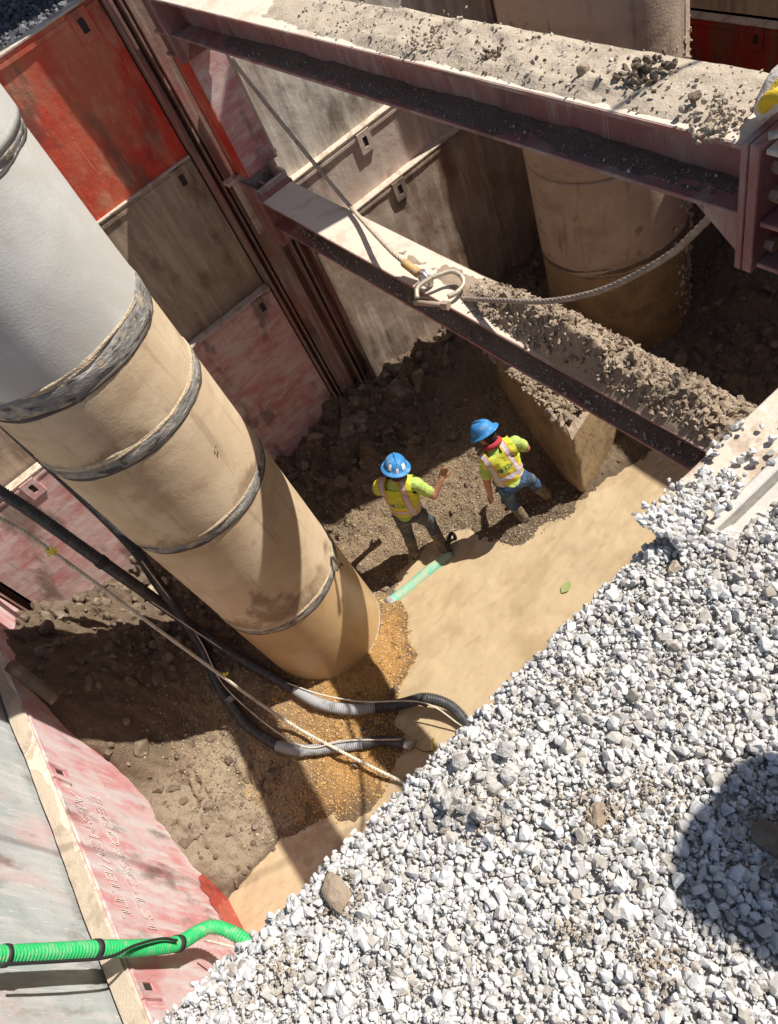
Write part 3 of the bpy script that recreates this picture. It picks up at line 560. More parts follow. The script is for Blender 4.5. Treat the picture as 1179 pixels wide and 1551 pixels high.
def band(c, r, z, h, bulge, seed, amp=.35, n=160, shift=0.):
    t = np.arange(n) * 2 * math.pi / n; prof = np.linspace(-1, 1, 9); V = []
    for a in prof:
        wob = fbm(np.cos(t) * 2 + seed * 7, np.sin(t) * 2 + a * 1.3, 1.4, 5)
        zz = z + shift * np.sin(t + seed) + a * h * (1 + amp * wob) * .5
        rr = r + bulge * (np.sqrt(max(0, 1 - a * a)) * (.75 + 1.1 * wob)) - .004 * (abs(a) == 1)
        V.append(np.c_[c[0] + rr * np.cos(t), c[1] + rr * np.sin(t), zz])
    V = np.vstack(V); i = np.arange(8)[:, None] * n; j = np.arange(n)[None]; k = (j + 1) % n
    return V, np.stack([i + j, i + k, i + n + k, i + n + j], -1).reshape(-1, 4)
t = thing('concrete_pipe', 'tall upright tan concrete pipe with dark wrapped joints standing by the gravel edge', 'pipe', (LP[0], LP[1], -5.6))
JZ = [-5.75, -4.03, -2.46, -1.44, -.79, .36, 1.3]; MT = ['concwet', 'conc', 'conc', 'conc', 'concgrey', 'concgrey']
for k in range(6):
    V, F = ring_pipe(LP, LP[2] - (.004 if k % 2 else 0) + (.03 if k == 5 else 0), JZ[k] + .012, JZ[k + 1] - .012, n=144); so = obj('pipe_section', V, F, M[MT[k]], t, True)
    if MT[k] == 'conc':                      # muddy splash marks with ragged edges above the lower joints
        th = np.arctan2(V[:, 1] - LP[1], V[:, 0] - LP[0]); q = fbm(np.cos(th) * 2 + k, np.sin(th) * 2 + V[:, 2] * 1.2, 1.6, 5, .6)
        hgt = V[:, 2] - JZ[k]; lim = (.42 if k == 1 else .10) * np.exp(-((th + 1.7) / 1.0) ** 2) + .05; a = np.clip((lim * (1 + 1.3 * q) - hgt) / .03, 0, 1) * .9
        so.data.attributes.new('stain', 'FLOAT', 'POINT').data.foreach_set('value', a.astype(np.float32))
for k, (z, h, b) in enumerate(((-5.42, .08, .008), (-4.03, .10, .012), (-2.46, .10, .014), (-1.44, .115, .016), (-.79, .17, .020), (.36, .10, .03))):
    V, F = band(LP, LP[2] - .001, z, h, b * .6, k + 1, .7); bo = obj('joint_wrap', V, F, M['mastic'], t, True)
    V, F = band(LP, LP[2] - .004, z + h * .50, .034, .011, k + 11, 1.7); obj('sandy_crust', V, F, M['crust'], bo, True)
    V, F = band(LP, LP[2] - .004, z - h * .50, .026, .010, k + 21, 1.3); obj('dark_seam', V, F, M['tar'], bo, True)
for q, s, z in (((327, 682), .05, 0), ((512, 862), .09, 0), ((432, 908), .03, 0)):
    r_ = ray(*q); a = r_[0] ** 2 + r_[1] ** 2; b = -2 * (r_[0] * LP[0] + r_[1] * LP[1]); c = LP[0] ** 2 + LP[1] ** 2 - LP[2] ** 2; tt = (-b - math.sqrt(b * b - 4 * a * c)) / 2 / a
    P = EYE + r_ * tt; V, F = scatter(P[None] + rng.normal(size=(7, 3)) * s * .3, np.full(7, s * .55), SMALL); obj('mortar_lump', V, F, M['tar'] if s > .04 else M['crust'], t)
t = thing('concrete_pipe', 'broad upright muddy concrete pipe standing beyond the upper strut', 'pipe', (RP[0], RP[1], -5.3))
V, F = ring_pipe(RP, RP[2] + .002, -5.6, -4.02, noise=.012); obj('pipe_section', V, F, M['concmud'], t, True)
V, F = ring_pipe(RP, RP[2], -4.01, -2.84, noise=.006); obj('pipe_section', V, F, M['concpink'], t, True)
V, F = ring_pipe(RP, RP[2], -2.825, 2.6, noise=.006); obj('pipe_section', V, F, M['concpink'], t, True)
V, F = band(RP, RP[2] - .004, -3.98, .10, .014, 41, 1.0, shift=.05); obj('mud_ring', V, F, M['clod'], t, True)
for a in (-1.2,):
    x = RP[0] + (RP[2] + .002) * math.cos(a); y = RP[1] + (RP[2] + .002) * math.sin(a); V, F = tube([(x, y, -5.3), (x + .004, y, -3), (x, y + .003, 0), (x, y, 2.5)], .004, 5, .2); obj('mould_seam', V, F, M['clod'], t)
# splashes of mud stuck to the sunny side of the broad pipe
n_ = 520; aa = rng.normal(-1.12, .17, n_); zz = np.r_[rng.uniform(-5.2, -1.9, n_ - 120), rng.uniform(-.9, .5, 120)]; V, F = scatter(np.c_[RP[0] + RP[2] * np.cos(aa), RP[1] + RP[2] * np.sin(aa), zz], rng.lognormal(-3.3, .55, n_).clip(.012, .12), PROTO)
obj('mud_splashes', V, F, M['soil_light'], t)['kind'] = 'stuff'

# cut block of clay between the strut and the workers
def clay_block():
    plan = [(3.04, 3.92), (3.06, 4.2), (3.13, 4.6), (3.24, 5.1), (3.40, 5.6), (3.75, 5.8), (4.15, 5.5), (4.2, 5.0), (4.15, 4.5), (4.0, 4.18), (3.45, 4.02)]
    P = []; 
    for i in range(len(plan)):
        a, b = np.array(plan[i]), np.array(plan[(i + 1) % len(plan)]); k = max(2, int(np.linalg.norm(b - a) / .07))
        for s in np.linspace(0, 1, k, endpoint=False): P.append(a + (b - a) * s)
    P = np.array(P); n = len(P); c = P.mean(0); rows = []; nz = 14
    for j in range(nz):
        s = j / (nz - 1); q = P + (c - P) / np.linalg.norm(c - P, axis=1)[:, None] * (.03 + .05 * s ** 2 - .035 * math.sin(3.1 * s))
        top = -4.56 + .22 * fbm(P[:, 0], P[:, 1], 2.4, 4) + .05 * (P[:, 1] - 4)
        z = -5.75 + s * (top + 5.75); q = q + (.06 * fbm(q[:, 0] * 1.5 + q[:, 1] * 1.5, z * 2, 1.3, 4) + .035 * fbm(q[:, 1] * 4 + q[:, 0] * 3, z * 4, 2.5, 4) * (q[:, 1] < 4.15) + .02 * fbm(q[:, 1] * 5, z * 5, 3, 3))[:, None] * np.array([1, .5])
        rows.append(np.c_[q, z])
    V = np.vstack(rows); F = [(j * n + i, j * n + (i + 1) % n, (j + 1) * n + (i + 1) % n, (j + 1) * n + i) for j in range(nz - 1) for i in range(n)]
    t = thing('clay_block', 'flat cut block of wet tan clay beside the lower strut', 'soil block', (3.5, 5.2, -5.6)); obj('cut_face', V, F, M['wet_clay'], t, True)
    # crumbly top
    T = [rows[-1]]
    for k in range(1, 9):
        s = k / 8; q = rows[-1].copy(); q[:, :2] += (c - q[:, :2]) * s; q[:, 2] = q[:, 2] * (1 - min(1, 2 * s)) + min(1, 2 * s) * (-4.5 + .05 * (q[:, 1] - 4)) + .14 * np.abs(fbm(q[:, 0], q[:, 1], 4, 5)) + .05 * fbm(q[:, 0], q[:, 1], 14, 3) ; T.append(q)
    V = np.vstack(T); F = [(j * n + i, j * n + (i + 1) % n, (j + 1) * n + (i + 1) % n, (j + 1) * n + i) for j in range(8) for i in range(n)]
    obj('crumbly_top', V, F, M['soil_brown'], t, False)
    m_ = 1100; x = rng.uniform(3.06, 4.1, m_); y = rng.uniform(4.08, 5.6, m_); k = x > 3.05 + .16 * (y - 3.9); x = x[k]; y = y[k]
    V, F = scatter(np.c_[x, y, -4.45 + .05 * (y - 4)], rng.lognormal(-3.0, .5, len(x)).clip(.015, .12), PROTO); obj('soil_crumbs', V, F, M['soil_brown'], t)['kind'] = 'stuff'
clay_block()

# ------------------------------------------------------------------ wire slings and shackle on the lower strut
SH = onz(655, 437, ZL + .06)
def p_on(x, y, X): return onx(x, y, X)
t = thing('wire_sling', 'dusty wire rope sling running from the upper strut down to the shackle', 'wire rope', (2.3, 6.0, -1.2))
pts = [onx(340, 62, 2.50), onx(352, 90, 2.5), onx(430, 190, 2.44), onx(520, 300, 2.43), onz(585, 372, ZL + .16), onz(614, 399, ZL + .10)]
V, F = rope_geo(pts, .019, .11, 4, 5); obj('wire_rope', V, F, M['wiretan'], t, True)
a, b = np.array(pts[-1]), onz(634, 414, ZL + .07); MB().cyl(a - (b - a) * .1, b, .033, 14, .036).out('collar', M['orangecl'], t, True)
d = b - a; d /= np.linalg.norm(d)
for k in range(2):
    ce = b + d * .08; aa = np.linspace(.5, 2 * math.pi - .2, 14); up_ = np.array([0, 0, 1.]); sd = np.cross(d, up_); sd /= np.linalg.norm(sd); up2 = np.cross(sd, d)
    V, F = tube([ce + sd * (.02 * k - .01) + .06 * (-math.cos(q) * d + math.sin(q) * up2) for q in aa], .017, 8, .015); obj('eye_loop', V, F, M['steel'], t, True)
t = thing('wire_sling', 'heavy twisted wire rope sling sagging from the shackle to the upper strut end', 'wire rope', (2.2, 3.5, -1.8))
pts = [onx(630, 455, 2.16), onx(690, 452, 2.16), onx(760, 455, 2.17), onx(830, 456, 2.19), onx(900, 443, 2.22), onx(960, 418, 2.25), onx(1020, 382, 2.27), onx(1065, 340, 2.28), onx(1085, 318, 2.28)]
V, F = rope_geo(pts[1:], .018, .20, 5, 6); obj('wire_rope', V, F, M['wire'], t, True)
V, F = rope_geo([onx(614, 449, 2.16), onx(640, 449, 2.16), onx(664, 449, 2.16)], .022, .10, 5, 5); obj('eye_strands', V, F, M['steel'], t, True)
V, F = rope_geo([onx(616, 460, 2.14), onx(640, 460, 2.14), onx(664, 457, 2.14)], .018, .10, 5, 5); obj('eye_strands', V, F, M['steel'], t, True)
MB().cyl(onx(657, 453, 2.16), onx(688, 452, 2.16), .040, 16, .036).out('ferrule', M['ledge'], t, True)
t = thing('shackle', 'rusty bow shackle joining the two wire slings on the lower strut', 'shackle', onz(655, 450, ZL))
zS = ZL + .05
bow = [onz(632, 452, zS + .02), onz(633, 436, zS + .05), onz(645, 425, zS + .06), onz(663, 417, zS + .06), onz(684, 411, zS + .05), onz(700, 418, zS + .03), onz(705, 432, zS + .01), onz(694, 447, zS), onz(678, 455, zS)]
V, F = tube([bow[4] * .12 + q * .88 if i_ > 1 else q for i_, q in enumerate(bow)], .018, 12, .012); obj('bow', V, F, M['shk'], t, True)
MB().cyl(onz(628, 458, zS - .01), onz(676, 462, zS - .01), .020, 12).out('pin', M['rust'], t, True)
MB().cyl(onz(670, 462, zS - .01), onz(680, 463, zS - .01), .034, 6).out('nut', M['rust'], t)

def on_mud(x, y, clear=0.):
    d = ray(x, y); tt = np.linspace(3.2, 7.3, 1600) / -d[2]; P = EYE + d * tt[:, None]; k = np.argmax(P[:, 2] - np.maximum(pit_h(P[:, 0], P[:, 1]), ZF) < clear); return P[k]
# ------------------------------------------------------------------ hoses and ropes in the pit
t = thing('suction_hose', 'long black ribbed hose leading down to the water past the concrete pipe', 'hose', (-.8, 4.3, -5.45))
P1 = [(-2.3, 6.5, .2), (-1.75, 6.25, -.9), ony(0, 745, 5.9), ony(150, 848, 5.45), on_mud(280, 940, .28), on_mud(340, 982, .12), on_mud(400, 1018, .06), on_mud(448, 1045, .06)]
V, F = hose_geo(P1, .055); obj('hose_length', V, F, M['hose'], t, True)
V, F = hose_geo([on_mud(448, 1045, .06), on_mud(485, 1066, .06), on_mud(530, 1075, .06), on_mud(568, 1072, .06)], .058); obj('dusty_length', V, F, M['hosegrey'], t, True)
V, F = hose_geo([on_mud(568, 1072, .06), on_mud(610, 1066, .10), onz(645, 1058, -5.30), onz(680, 1068, -5.34), onz(704, 1092, -5.42), onz(720, 1125, -5.48)], .056); obj('hose_length', V, F, M['hose'], t, True)
V, F = tube([ony(0, 752, 5.85), on_mud(340, 985, .16), on_mud(450, 1040, .12), on_mud(540, 1062, .12), onz(640, 1064, -5.22), onz(700, 1100, -5.4)], .008, 6, .08); obj('tie_cord', V, F, M['rope'], t, True)
for q, zz in (((640, 1059), -5.30), ((150, 848), None)):
    c0 = onz(*q, zz) if zz else ony(*q, 5.45); c1 = onz(q[0] + 8, q[1] + 3, zz) if zz else ony(q[0] + 8, q[1] + 6, 5.43); MB().cyl(c0, c1, .066, 16).out('clamp', M['black'], t, True)
t = thing('suction_hose', 'black hose curving over the orange gravel with its open end beside the water', 'hose', (-1.0, 4.1, -5.45))
P2 = [(-1.05, 6.4, -1.2), ony(175, 800, 5.9), ony(240, 885, 5.6), on_mud(300, 972, .12), on_mud(335, 1045, .06), on_mud(375, 1098, .06), on_mud(420, 1130, .06)]
V, F = hose_geo(P2, .055); obj('hose_length', V, F, M['hose'], t, True)
V, F = hose_geo([on_mud(420, 1130, .06), on_mud(455, 1137, .06), on_mud(500, 1133, .06), on_mud(550, 1126, .06)], .056); obj('dusty_length', V, F, M['hosegrey'], t, True)
V, F = hose_geo([on_mud(550, 1126, .06), on_mud(585, 1122, .06), on_mud(612, 1127, .06)], .055); obj('hose_length', V, F, M['hose'], t, True)
MB().cyl(on_mud(608, 1126, .06), on_mud(626, 1131, .055), .05, 16, .046).out('nozzle', M['steel'], t, True)
V, F = tube([ony(215, 850, 5.5), on_mud(300, 965, .2), on_mud(345, 1045, .16), on_mud(452, 1128, .12), on_mud(520, 1122, .12), on_mud(610, 1120, .12)], .008, 6, .08); obj('tie_cord', V, F, M['rope'], t, True)
for q in ((346, 1058), (454, 1137)): MB().cyl(on_mud(*q, .06), on_mud(q[0] + 6, q[1] + (7 if q[0] < 400 else 0), .06), .066, 16).out('clamp', M['hosegrey'], t, True)
t = thing('rope', 'taut twisted off white rope with a yellow ribbon crossing above the mud', 'rope', (-.5, 2.9, -5.5))
V, F = rope_geo([(-1.9, 6.1, -1.2), ony(0, 785, 5.5), ony(80, 836, 5.26), ony(280, 983, 4.66), on_mud(424, 1086, .2), on_mud(520, 1140, .12), on_mud(622, 1190, .03), on_mud(660, 1205, .0)], .017, .11, 3, 6); obj('strands', V, F, M['rope'], t, True)
for q, Y in (((78, 835), 5.25), ((340, 1024), 4.5)):
    mb = MB()
    for k in range(6 if q[0] < 100 else 2):
        a = k * 1.1; c = ony(*q, Y); dv = np.array([math.cos(a) * .05, .02 * math.sin(a * 3), math.sin(a) * .05]); mb.add(*tube([c, c + dv * .7 + np.array([0, 0, .012]), c + dv, c + dv * .5 - np.array([.01, 0, .015]), c], .006, 5, .01))
    mb.out('ribbon', M['yellow'], t)
# green discharge hose
t = thing('green_hose', 'bright green ribbed hose bound with black tape lying across the pink panel', 'hose', (-2.4, 2.7, -3.3))
gp = [onx(-90, 1452, -2.50), onx(0, 1448, -2.52), onx(80, 1443, -2.50), onx(150, 1438, -2.46), onx(220, 1436, -2.43), onx(270, 1429, -2.38), onx(300, 1412, -2.32), onx(322, 1404, -2.24), onx(350, 1412, -2.16), onx(388, 1436, -2.05), onx(420, 1475, -2.0)]
V, F = hose_geo(gp, .049, .028, .11); obj('hose_length', V, F, M['green'], t, True)
for q, X in (((142, 1438), -2.465), ((266, 1430), -2.385), ((4, 1448), -2.52)):
    c0 = onx(*q, X); c1 = onx(q[0] + 7, q[1] - .3, X + .006); MB().cyl(c0, c1, .058, 18).out('tape', M['black'], t, True)
V, F = tube([onx(0, 1461, -2.46), onx(100, 1456, -2.42), onx(165, 1450, -2.40), onx(205, 1432, -2.36), onx(245, 1422, -2.33), onx(268, 1425, -2.32)], .010, 6, .04); obj('tie_cord', V, F, M['black'], t, True)
V, F = tube([onx(310, 1424, -2.30), onx(340, 1431, -2.2), onx(375, 1441, -2.1), onx(400, 1450, -2.05)], .010, 6, .04); obj('tie_rope', V, F, M['rope'], t, True)

# half-sunk green pipe, leaf, twigs in the water
t = thing('plastic_pipe', 'half sunken green plastic pipe by the worker\'s feet', 'pipe', (1.0, 4.55, -5.55))
a, b = onz(592, 914, -5.525), onz(684, 838, -5.53); V, F = tube([a, a * .66 + b * .34 - np.array([0, 0, .008]), a * .33 + b * .67, b], .075, 18, .05); obj('barrel', V, F, M['tealpipe'], t, True)
MB().cyl(a + (a - b) * .03, a + (b - a) * .05, .085, 18).out('rim', M['hosegrey'], t, True)
c = onz(685, 822, -5.44); R_, s_ = catmull([c + np.array([.10 * math.cos(q) * .85, .05 * math.cos(q), .13 * math.sin(q)]) for q in np.linspace(0, 2 * math.pi, 17)], .02); V, F = sweep(R_, .022, 8, False); obj('bell_end', V, F, M['black'], t, True)
def leaf(p, s, a, label):
    V = []; 
    for k in range(9):
        q = k / 8; wd = math.sin(math.pi * q) ** .8 * .32 * s
        for e in (-1, 0, 1): V.append((p[0] + math.cos(a) * (q - .5) * s - math.sin(a) * e * wd, p[1] + math.sin(a) * (q - .5) * s + math.cos(a) * e * wd, p[2] + .012 + .02 * abs(e) * s + .02 * q))
    tag(obj('leaf', V, [(k * 3 + e, k * 3 + e + 1, k * 3 + e + 4, k * 3 + e + 3) for k in range(8) for e in range(2)], M['leaf']), label, 'leaf')
leaf(onz(858, 891, ZF), .15, .1, 'single green leaf floating on the tan water')
t = thing('twig', 'bent brown twig sticking out of the water near the hose end', 'twig', onz(655, 1135, ZF))
c = onz(655, 1138, ZF); V, F = tube([c, c + (-.06, .03, .06), c + (-.1, .12, .1), c + (-.05, .17, .07)], .010, 6, .02); obj('stem', V, F, M['twig'], t, True)
V, F = tube([c, c + (.05, .05, .03), c + (.1, .07, .04)], .008, 6, .02); obj('shoot', V, F, M['yellow'], t, True)
# big stones / timber in the dark mud
rock(onz(212, 1000, -4.75), .34, 21, 'clod', 'tall flat-sided chunk of clay sticking up from the dark mud', name='clay_chunk', sq=(.7, .55, 1.1), cat='clay')
rock(ony(330, 845, 6.9) * 0 + np.array([-1.35, 6.5, -4.75]), .34, 23, 'crust', 'pale sandy lump on the mud behind the concrete pipe', name='soil_lump', cat='soil lump', sq=(1.2, .8, .5))
rock(onz(610, 590, -4.95), .55, 24, 'clod', 'grey boulder of clay by the foot of the grooved post', name='clay_chunk', sq=(1, .8, .8), cat='clay')
rock(onz(540, 640, -4.98), .42, 25, 'clod', 'brown clay chunk leaning on the mud bank behind the workers', name='clay_chunk', sq=(1.2, .8, .6), cat='clay')
t = thing('timber', 'mud caked round timber lying in the corner above the stencilled panel', 'timber', (-2.3, 5.4, -3.7))
V, F = tube([onx(15, 1008, -2.52), onx(45, 1030, -2.46), onx(85, 1060, -2.42)], .06, 12, .05); obj('log', V, F, M['clod'], t, True)

# ------------------------------------------------------------------ yellow sling on the strut end
t = thing('lifting_sling', 'bunched yellow and dirty white webbing sling on the near end of the upper strut', 'sling', onz(1160, 150, 0))
c = onz(1176, 168, .02)
for k, (m, rr, o) in enumerate((('whitesling', .075, (0, 0, .055)), ('yellowsling', .055, (-.035, -.025, .07)), ('whitesling', .05, (.015, -.07, .05)))):
    cc = c + np.array(o); V, F = tube([cc + (.07 * math.cos(q), .06 * math.sin(q) - .03, .035 * math.sin(q * 2 + k) + .02) for q in np.linspace(0, 5.2, 10)], rr * .42, 12, .012)
    V = np.array(V); V += .012 * fbm(V[:, 0] * 14, V[:, 1] * 14 + V[:, 2] * 9, 1, 3)[:, None]; obj('webbing', V, F, M[m], t, True)
V, F = tube([c + (-.02, -.16, .10), c + (-.10, -.17, .03), c + (-.12, -.12, .025), c + (-.15, -.08, .02)], .014, 6, .02); obj('loose_end', V, F, M['whitesling'], t, True)

# ------------------------------------------------------------------ top of the near wall: steel cap beam
t = thing('cap_plate', 'dusty flat steel cap along the top of the near wall beside the gravel', 'steel plate', (2, .65, -.1))
MB().box((.74, .60, -.035), (6.5, .73, .008), .004).out('top_sheet', M['ledge'], t)
MB().box((.78, .572, -.09), (6.5, .5985, .022), .004).out('raised_lip', M['concplate'], t)
MB().box((.82, .50, -.12), (6.5, .571, -.028), .004).out('side_plate', M['concplate'], t)

# ------------------------------------------------------------------ white crushed stone
GY1 = .70
def edge_y(x): return .675 + .03 * fbm(x, x * 0 + 2, 2.2, 4) + .03 * np.clip(x - .2, -.5, .5) - .02
def bed_h(x, y):
    h = .018 * fbm(x, y, 1.6, 4) + .010 * fbm(x, y, 7, 3)
    h = h + .045 * np.exp(-(((x + .03) / .11) ** 2 + ((y - .52) / .08) ** 2)) + .02 * np.exp(-(((x - .1) / .2) ** 2 + ((y - .3) / .1) ** 2))
    h = h - .07 * np.clip((y - .63) / .06, 0, 1) ** 2 - np.where((x > .80), .06 * np.clip((y - .50) / .05, 0, 1) * np.clip((x - .80) / .1, 0, 1), 0)
    return h
bx, by = np.meshgrid(np.linspace(-3.2, 6.5, 360), np.linspace(-2.2, .665, 150), indexing='ij'); bx = bx.ravel(); by = by.ravel()
bz = bed_h(bx, by) - .004; k = by > .655; bz[k] -= .12
bed = obj('gravel_bed', np.c_[bx, by, bz], grid_faces(360, 150), M['gravel_base'], smooth=True); tag(bed, None, None, kind='structure')
def stone_field(x0, x1, y0, y1, cell, lay):
    P = []; Sz = []
    for L_ in range(lay):
        X, Y = np.meshgrid(np.arange(x0, x1, cell), np.arange(y0, y1, cell), indexing='ij'); X = X.ravel(); Y = Y.ravel()
        X = X + rng.uniform(-.5, .5, len(X)) * cell + .31 * L_ * cell; Y = Y + rng.uniform(-.5, .5, len(Y)) * cell + .47 * L_ * cell
        s = rng.lognormal(math.log(cell * 1.14), .42, len(X)).clip(cell * .4, cell * 3.0)
        k = np.ones(len(X), bool) if L_ == 0 else rng.random(len(X)) < (.75 if L_ == 1 else .28)
        k &= Y < edge_y(X); k &= ~((X > .80) & (Y > .535)); patch = fbm(X, Y, 2.7, 4)
        k &= rng.random(len(X)) < np.clip(1.15 - 2.2 * np.clip(patch - .22, 0, 1), .15, 1)
        X, Y, s = X[k], Y[k], s[k]; P.append(np.c_[X, Y, bed_h(X, Y) + s * .18 + L_ * cell * .38 + rng.uniform(-.1, .2, len(X)) * cell]); Sz.append(s)
    return np.vstack(P), np.concatenate(Sz)
Pn, Sn = stone_field(-1.0, 1.15, -.2, .74, .0128, 3)
nearest = np.argsort(-(Sn / np.linalg.norm(Pn - EYE, axis=1)) * ((Pn[:, 0] > -.75) & (Pn[:, 0] < .5) & (Pn[:, 1] > .0) & (Pn[:, 2] > .008)))[:300]
keep = np.ones(len(Pn), bool); keep[nearest] = False
pm = [mesh_raw('stone', v, f) for v, f in PROTO]
for q in pm: q.materials.append(M['gravel'])
Rn = rand_rot(300, .8); bl = np.array(bed.location)
for j, i in enumerate(nearest):
    o = bpy.data.objects.new('stone', pm[j % len(pm)]); COL.objects.link(o); o.parent = bed
    mm = Matrix(Rn[j].tolist()).to_4x4(); s = float(Sn[i]); o.matrix_local = Matrix.Translation(Vector(Pn[i] - bl)) @ mm @ Matrix.Diagonal((s, s, s, 1))
V1, F1 = scatter(Pn[keep], Sn[keep], PROTO, .8)
Pf, Sf = stone_field(-3.2, 5.5, -2.1, .70, .036, 2); k = ~((Pf[:, 0] > -1.02) & (Pf[:, 0] < 1.15) & (Pf[:, 1] > -.21)); V2, F2 = scatter(Pf[k], Sf[k], PROTO, .8)
# stones strewn on the steel cap and hanging at the edge
n_ = 330; xs = .69 + np.abs(rng.normal(0, .14, n_)); ys = rng.normal(.655, .035, n_).clip(.585, .73) - .00; V3, F3 = scatter(np.c_[xs, ys, .018 + .012 * rng.random(n_) + .02 * (xs < .85)], rng.uniform(.012, .030, n_), PROTO)
n_ = 16000; xs = rng.uniform(-1.0, 1.0, n_); ys = rng.uniform(-.15, .64, n_); k = ~((xs > .80) & (ys > .53)); xs = xs[k]; ys = ys[k]; V5, F5 = scatter(np.c_[xs, ys, bed_h(xs, ys) + rng.uniform(.0, .016, len(xs))], rng.uniform(.004, .010, len(xs)), SMALL)
n_ = 700; xs = rng.uniform(-1.0, .80, n_); ys = edge_y(xs) + rng.uniform(-.02, .03, n_); V4, F4 = scatter(np.c_[xs, ys, bed_h(xs, ys) + rng.uniform(-.02, .015, n_)], rng.uniform(.010, .028, n_), PROTO)
off = 0; VV = []; FF = []
for V, F in ((V1, F1), (V2, F2), (V3, F3), (V4, F4), (V5, F5)): VV.append(V); FF.append(F + off); off += len(V)
obj('loose_stones', np.vstack(VV), np.vstack(FF), M['gravel'], bed)['kind'] = 'stuff'
# gravel behind the far wall, shade put into its dark colour
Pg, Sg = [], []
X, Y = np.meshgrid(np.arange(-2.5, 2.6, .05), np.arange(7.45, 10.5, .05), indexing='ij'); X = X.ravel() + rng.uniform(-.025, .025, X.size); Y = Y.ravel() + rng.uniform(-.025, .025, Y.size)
V, F = scatter(np.c_[X, Y, -.04 + .03 * rng.random(len(X))], rng.uniform(.03, .085, len(X)), PROTO); tag(obj('loose_stones', V, F, M['shadestone']), 'crushed stone on the ground behind the bright red panel', 'gravel', kind='stuff')
# lumps lying in the gravel
cluster(onz(722, 1205, .018), .085, 110, .008, .055, 'lump', 'crumbled heap of pale broken rubble in the white gravel', name='rubble_heap', cat='rubble', flat=.55)['kind'] = 'stuff'
rock(onz(745, 1188, .030), .075, 31, 'lump', 'pale grey broken lump on the rubble heap in the white gravel', name='concrete_lump', sq=(1.0, .75, .8), cat='rubble')
rock(onz(905, 1235, .030), .055, 33, 'soil_brown', 'brown soil clod lying on the white gravel', name='soil_clod', sq=(1.1, .8, .5), cat='soil clod')
rock(onz(511, 1352, .014), .085, 34, 'soil_brown', 'smooth grey brown mud clod at the gravel edge', name='soil_clod', sq=(.7, 1.1, .5), cat='soil clod')
rock(onz(1174, 1275, .018), .07, 36, 'clod', 'dark soil clod in the shadow on the gravel', name='soil_clod', sq=(.9, 1.2, .35), cat='soil clod')
rock(onz(1022, 858, .012), .035, 37, 'soil_light', 'small beige crumb of soil below the steel cap', name='soil_clod', sq=(1.2, 1, .5), cat='soil clod')

xs, ys = [], []
for cx_, cy_, rx_, nn_ in ((.13, .33, .05, 160), (.22, .28, .06, 120), (-.38, .57, .04, 120), (.02, .08, .05, 120), (.33, .10, .06, 200), (-.03, .47, .05, 120), (-.55, .55, .05, 120), (.30, .55, .03, 60), (-.05, .22, .04, 80)):
    xs.append(rng.normal(cx_, rx_ * .6, nn_)); ys.append(rng.normal(cy_, rx_ * .6, nn_))
xs = np.concatenate(xs); ys = np.concatenate(ys); k = ys < edge_y(xs) - .01; xs = xs[k]; ys = ys[k]; V, F = scatter(np.c_[xs, ys, bed_h(xs, ys) + rng.uniform(.012, .026, len(xs))], rng.uniform(.004, .015, len(xs)), SMALL)
tag(obj('soil_crumbs', V, F, M['soil_light']), 'brown crumbs of soil spilled among the white stones', 'soil', kind='stuff')

# ------------------------------------------------------------------ people
def capsules_mesh(caps):
    mb = MB()
    for (p, q, r0, r1, sq) in caps:          # tapered capsule, squashed in depth by sq
        p = np.array(p, float); q = np.array(q, float); d = q - p; Ln = max(1e-6, np.linalg.norm(d)); d = d / Ln
        a = np.array([1., 0, 0]) - d * d[0]
        if np.linalg.norm(a) < .3: a = np.array([0, 1., 0]) - d * d[1]
        a /= np.linalg.norm(a); b = np.cross(d, a); n = 16; rings = []
        for th in np.linspace(-math.pi / 2, 0, 5): rings.append((p + d * r0 * math.sin(th), r0 * math.cos(th)))
        for th in np.linspace(0, math.pi / 2, 5): rings.append((q + d * r1 * math.sin(th), r1 * math.cos(th)))
        V = []
        for c, r in rings:
            for k in range(n):
                t_ = k * 2 * math.pi / n; V.append(c + max(r, 1e-4) * (math.cos(t_) * a + sq * math.sin(t_) * b))
        F = [(j * n + k, j * n + (k + 1) % n, (j + 1) * n + (k + 1) % n, (j + 1) * n + k) for j in range(len(rings) - 1) for k in range(n)] + [tuple(range(n))[::-1], tuple(range((len(rings) - 1) * n, len(rings) * n))]
        mb.add(V, F)
    return mb
def remesh(mb, vox, it):
    o = bpy.data.objects.new('tmp', mesh_raw('tmp', mb.v, mb.f)); COL.objects.link(o)
    r = o.modifiers.new('r', 'REMESH'); r.mode = 'VOXEL'; r.voxel_size = vox
    s = o.modifiers.new('s', 'SMOOTH'); s.factor = .5; s.iterations = it
    dg = bpy.context.evaluated_depsgraph_get(); me = bpy.data.meshes.new_from_object(o.evaluated_get(dg)); bpy.data.objects.remove(o); me.materials.clear()
    return me
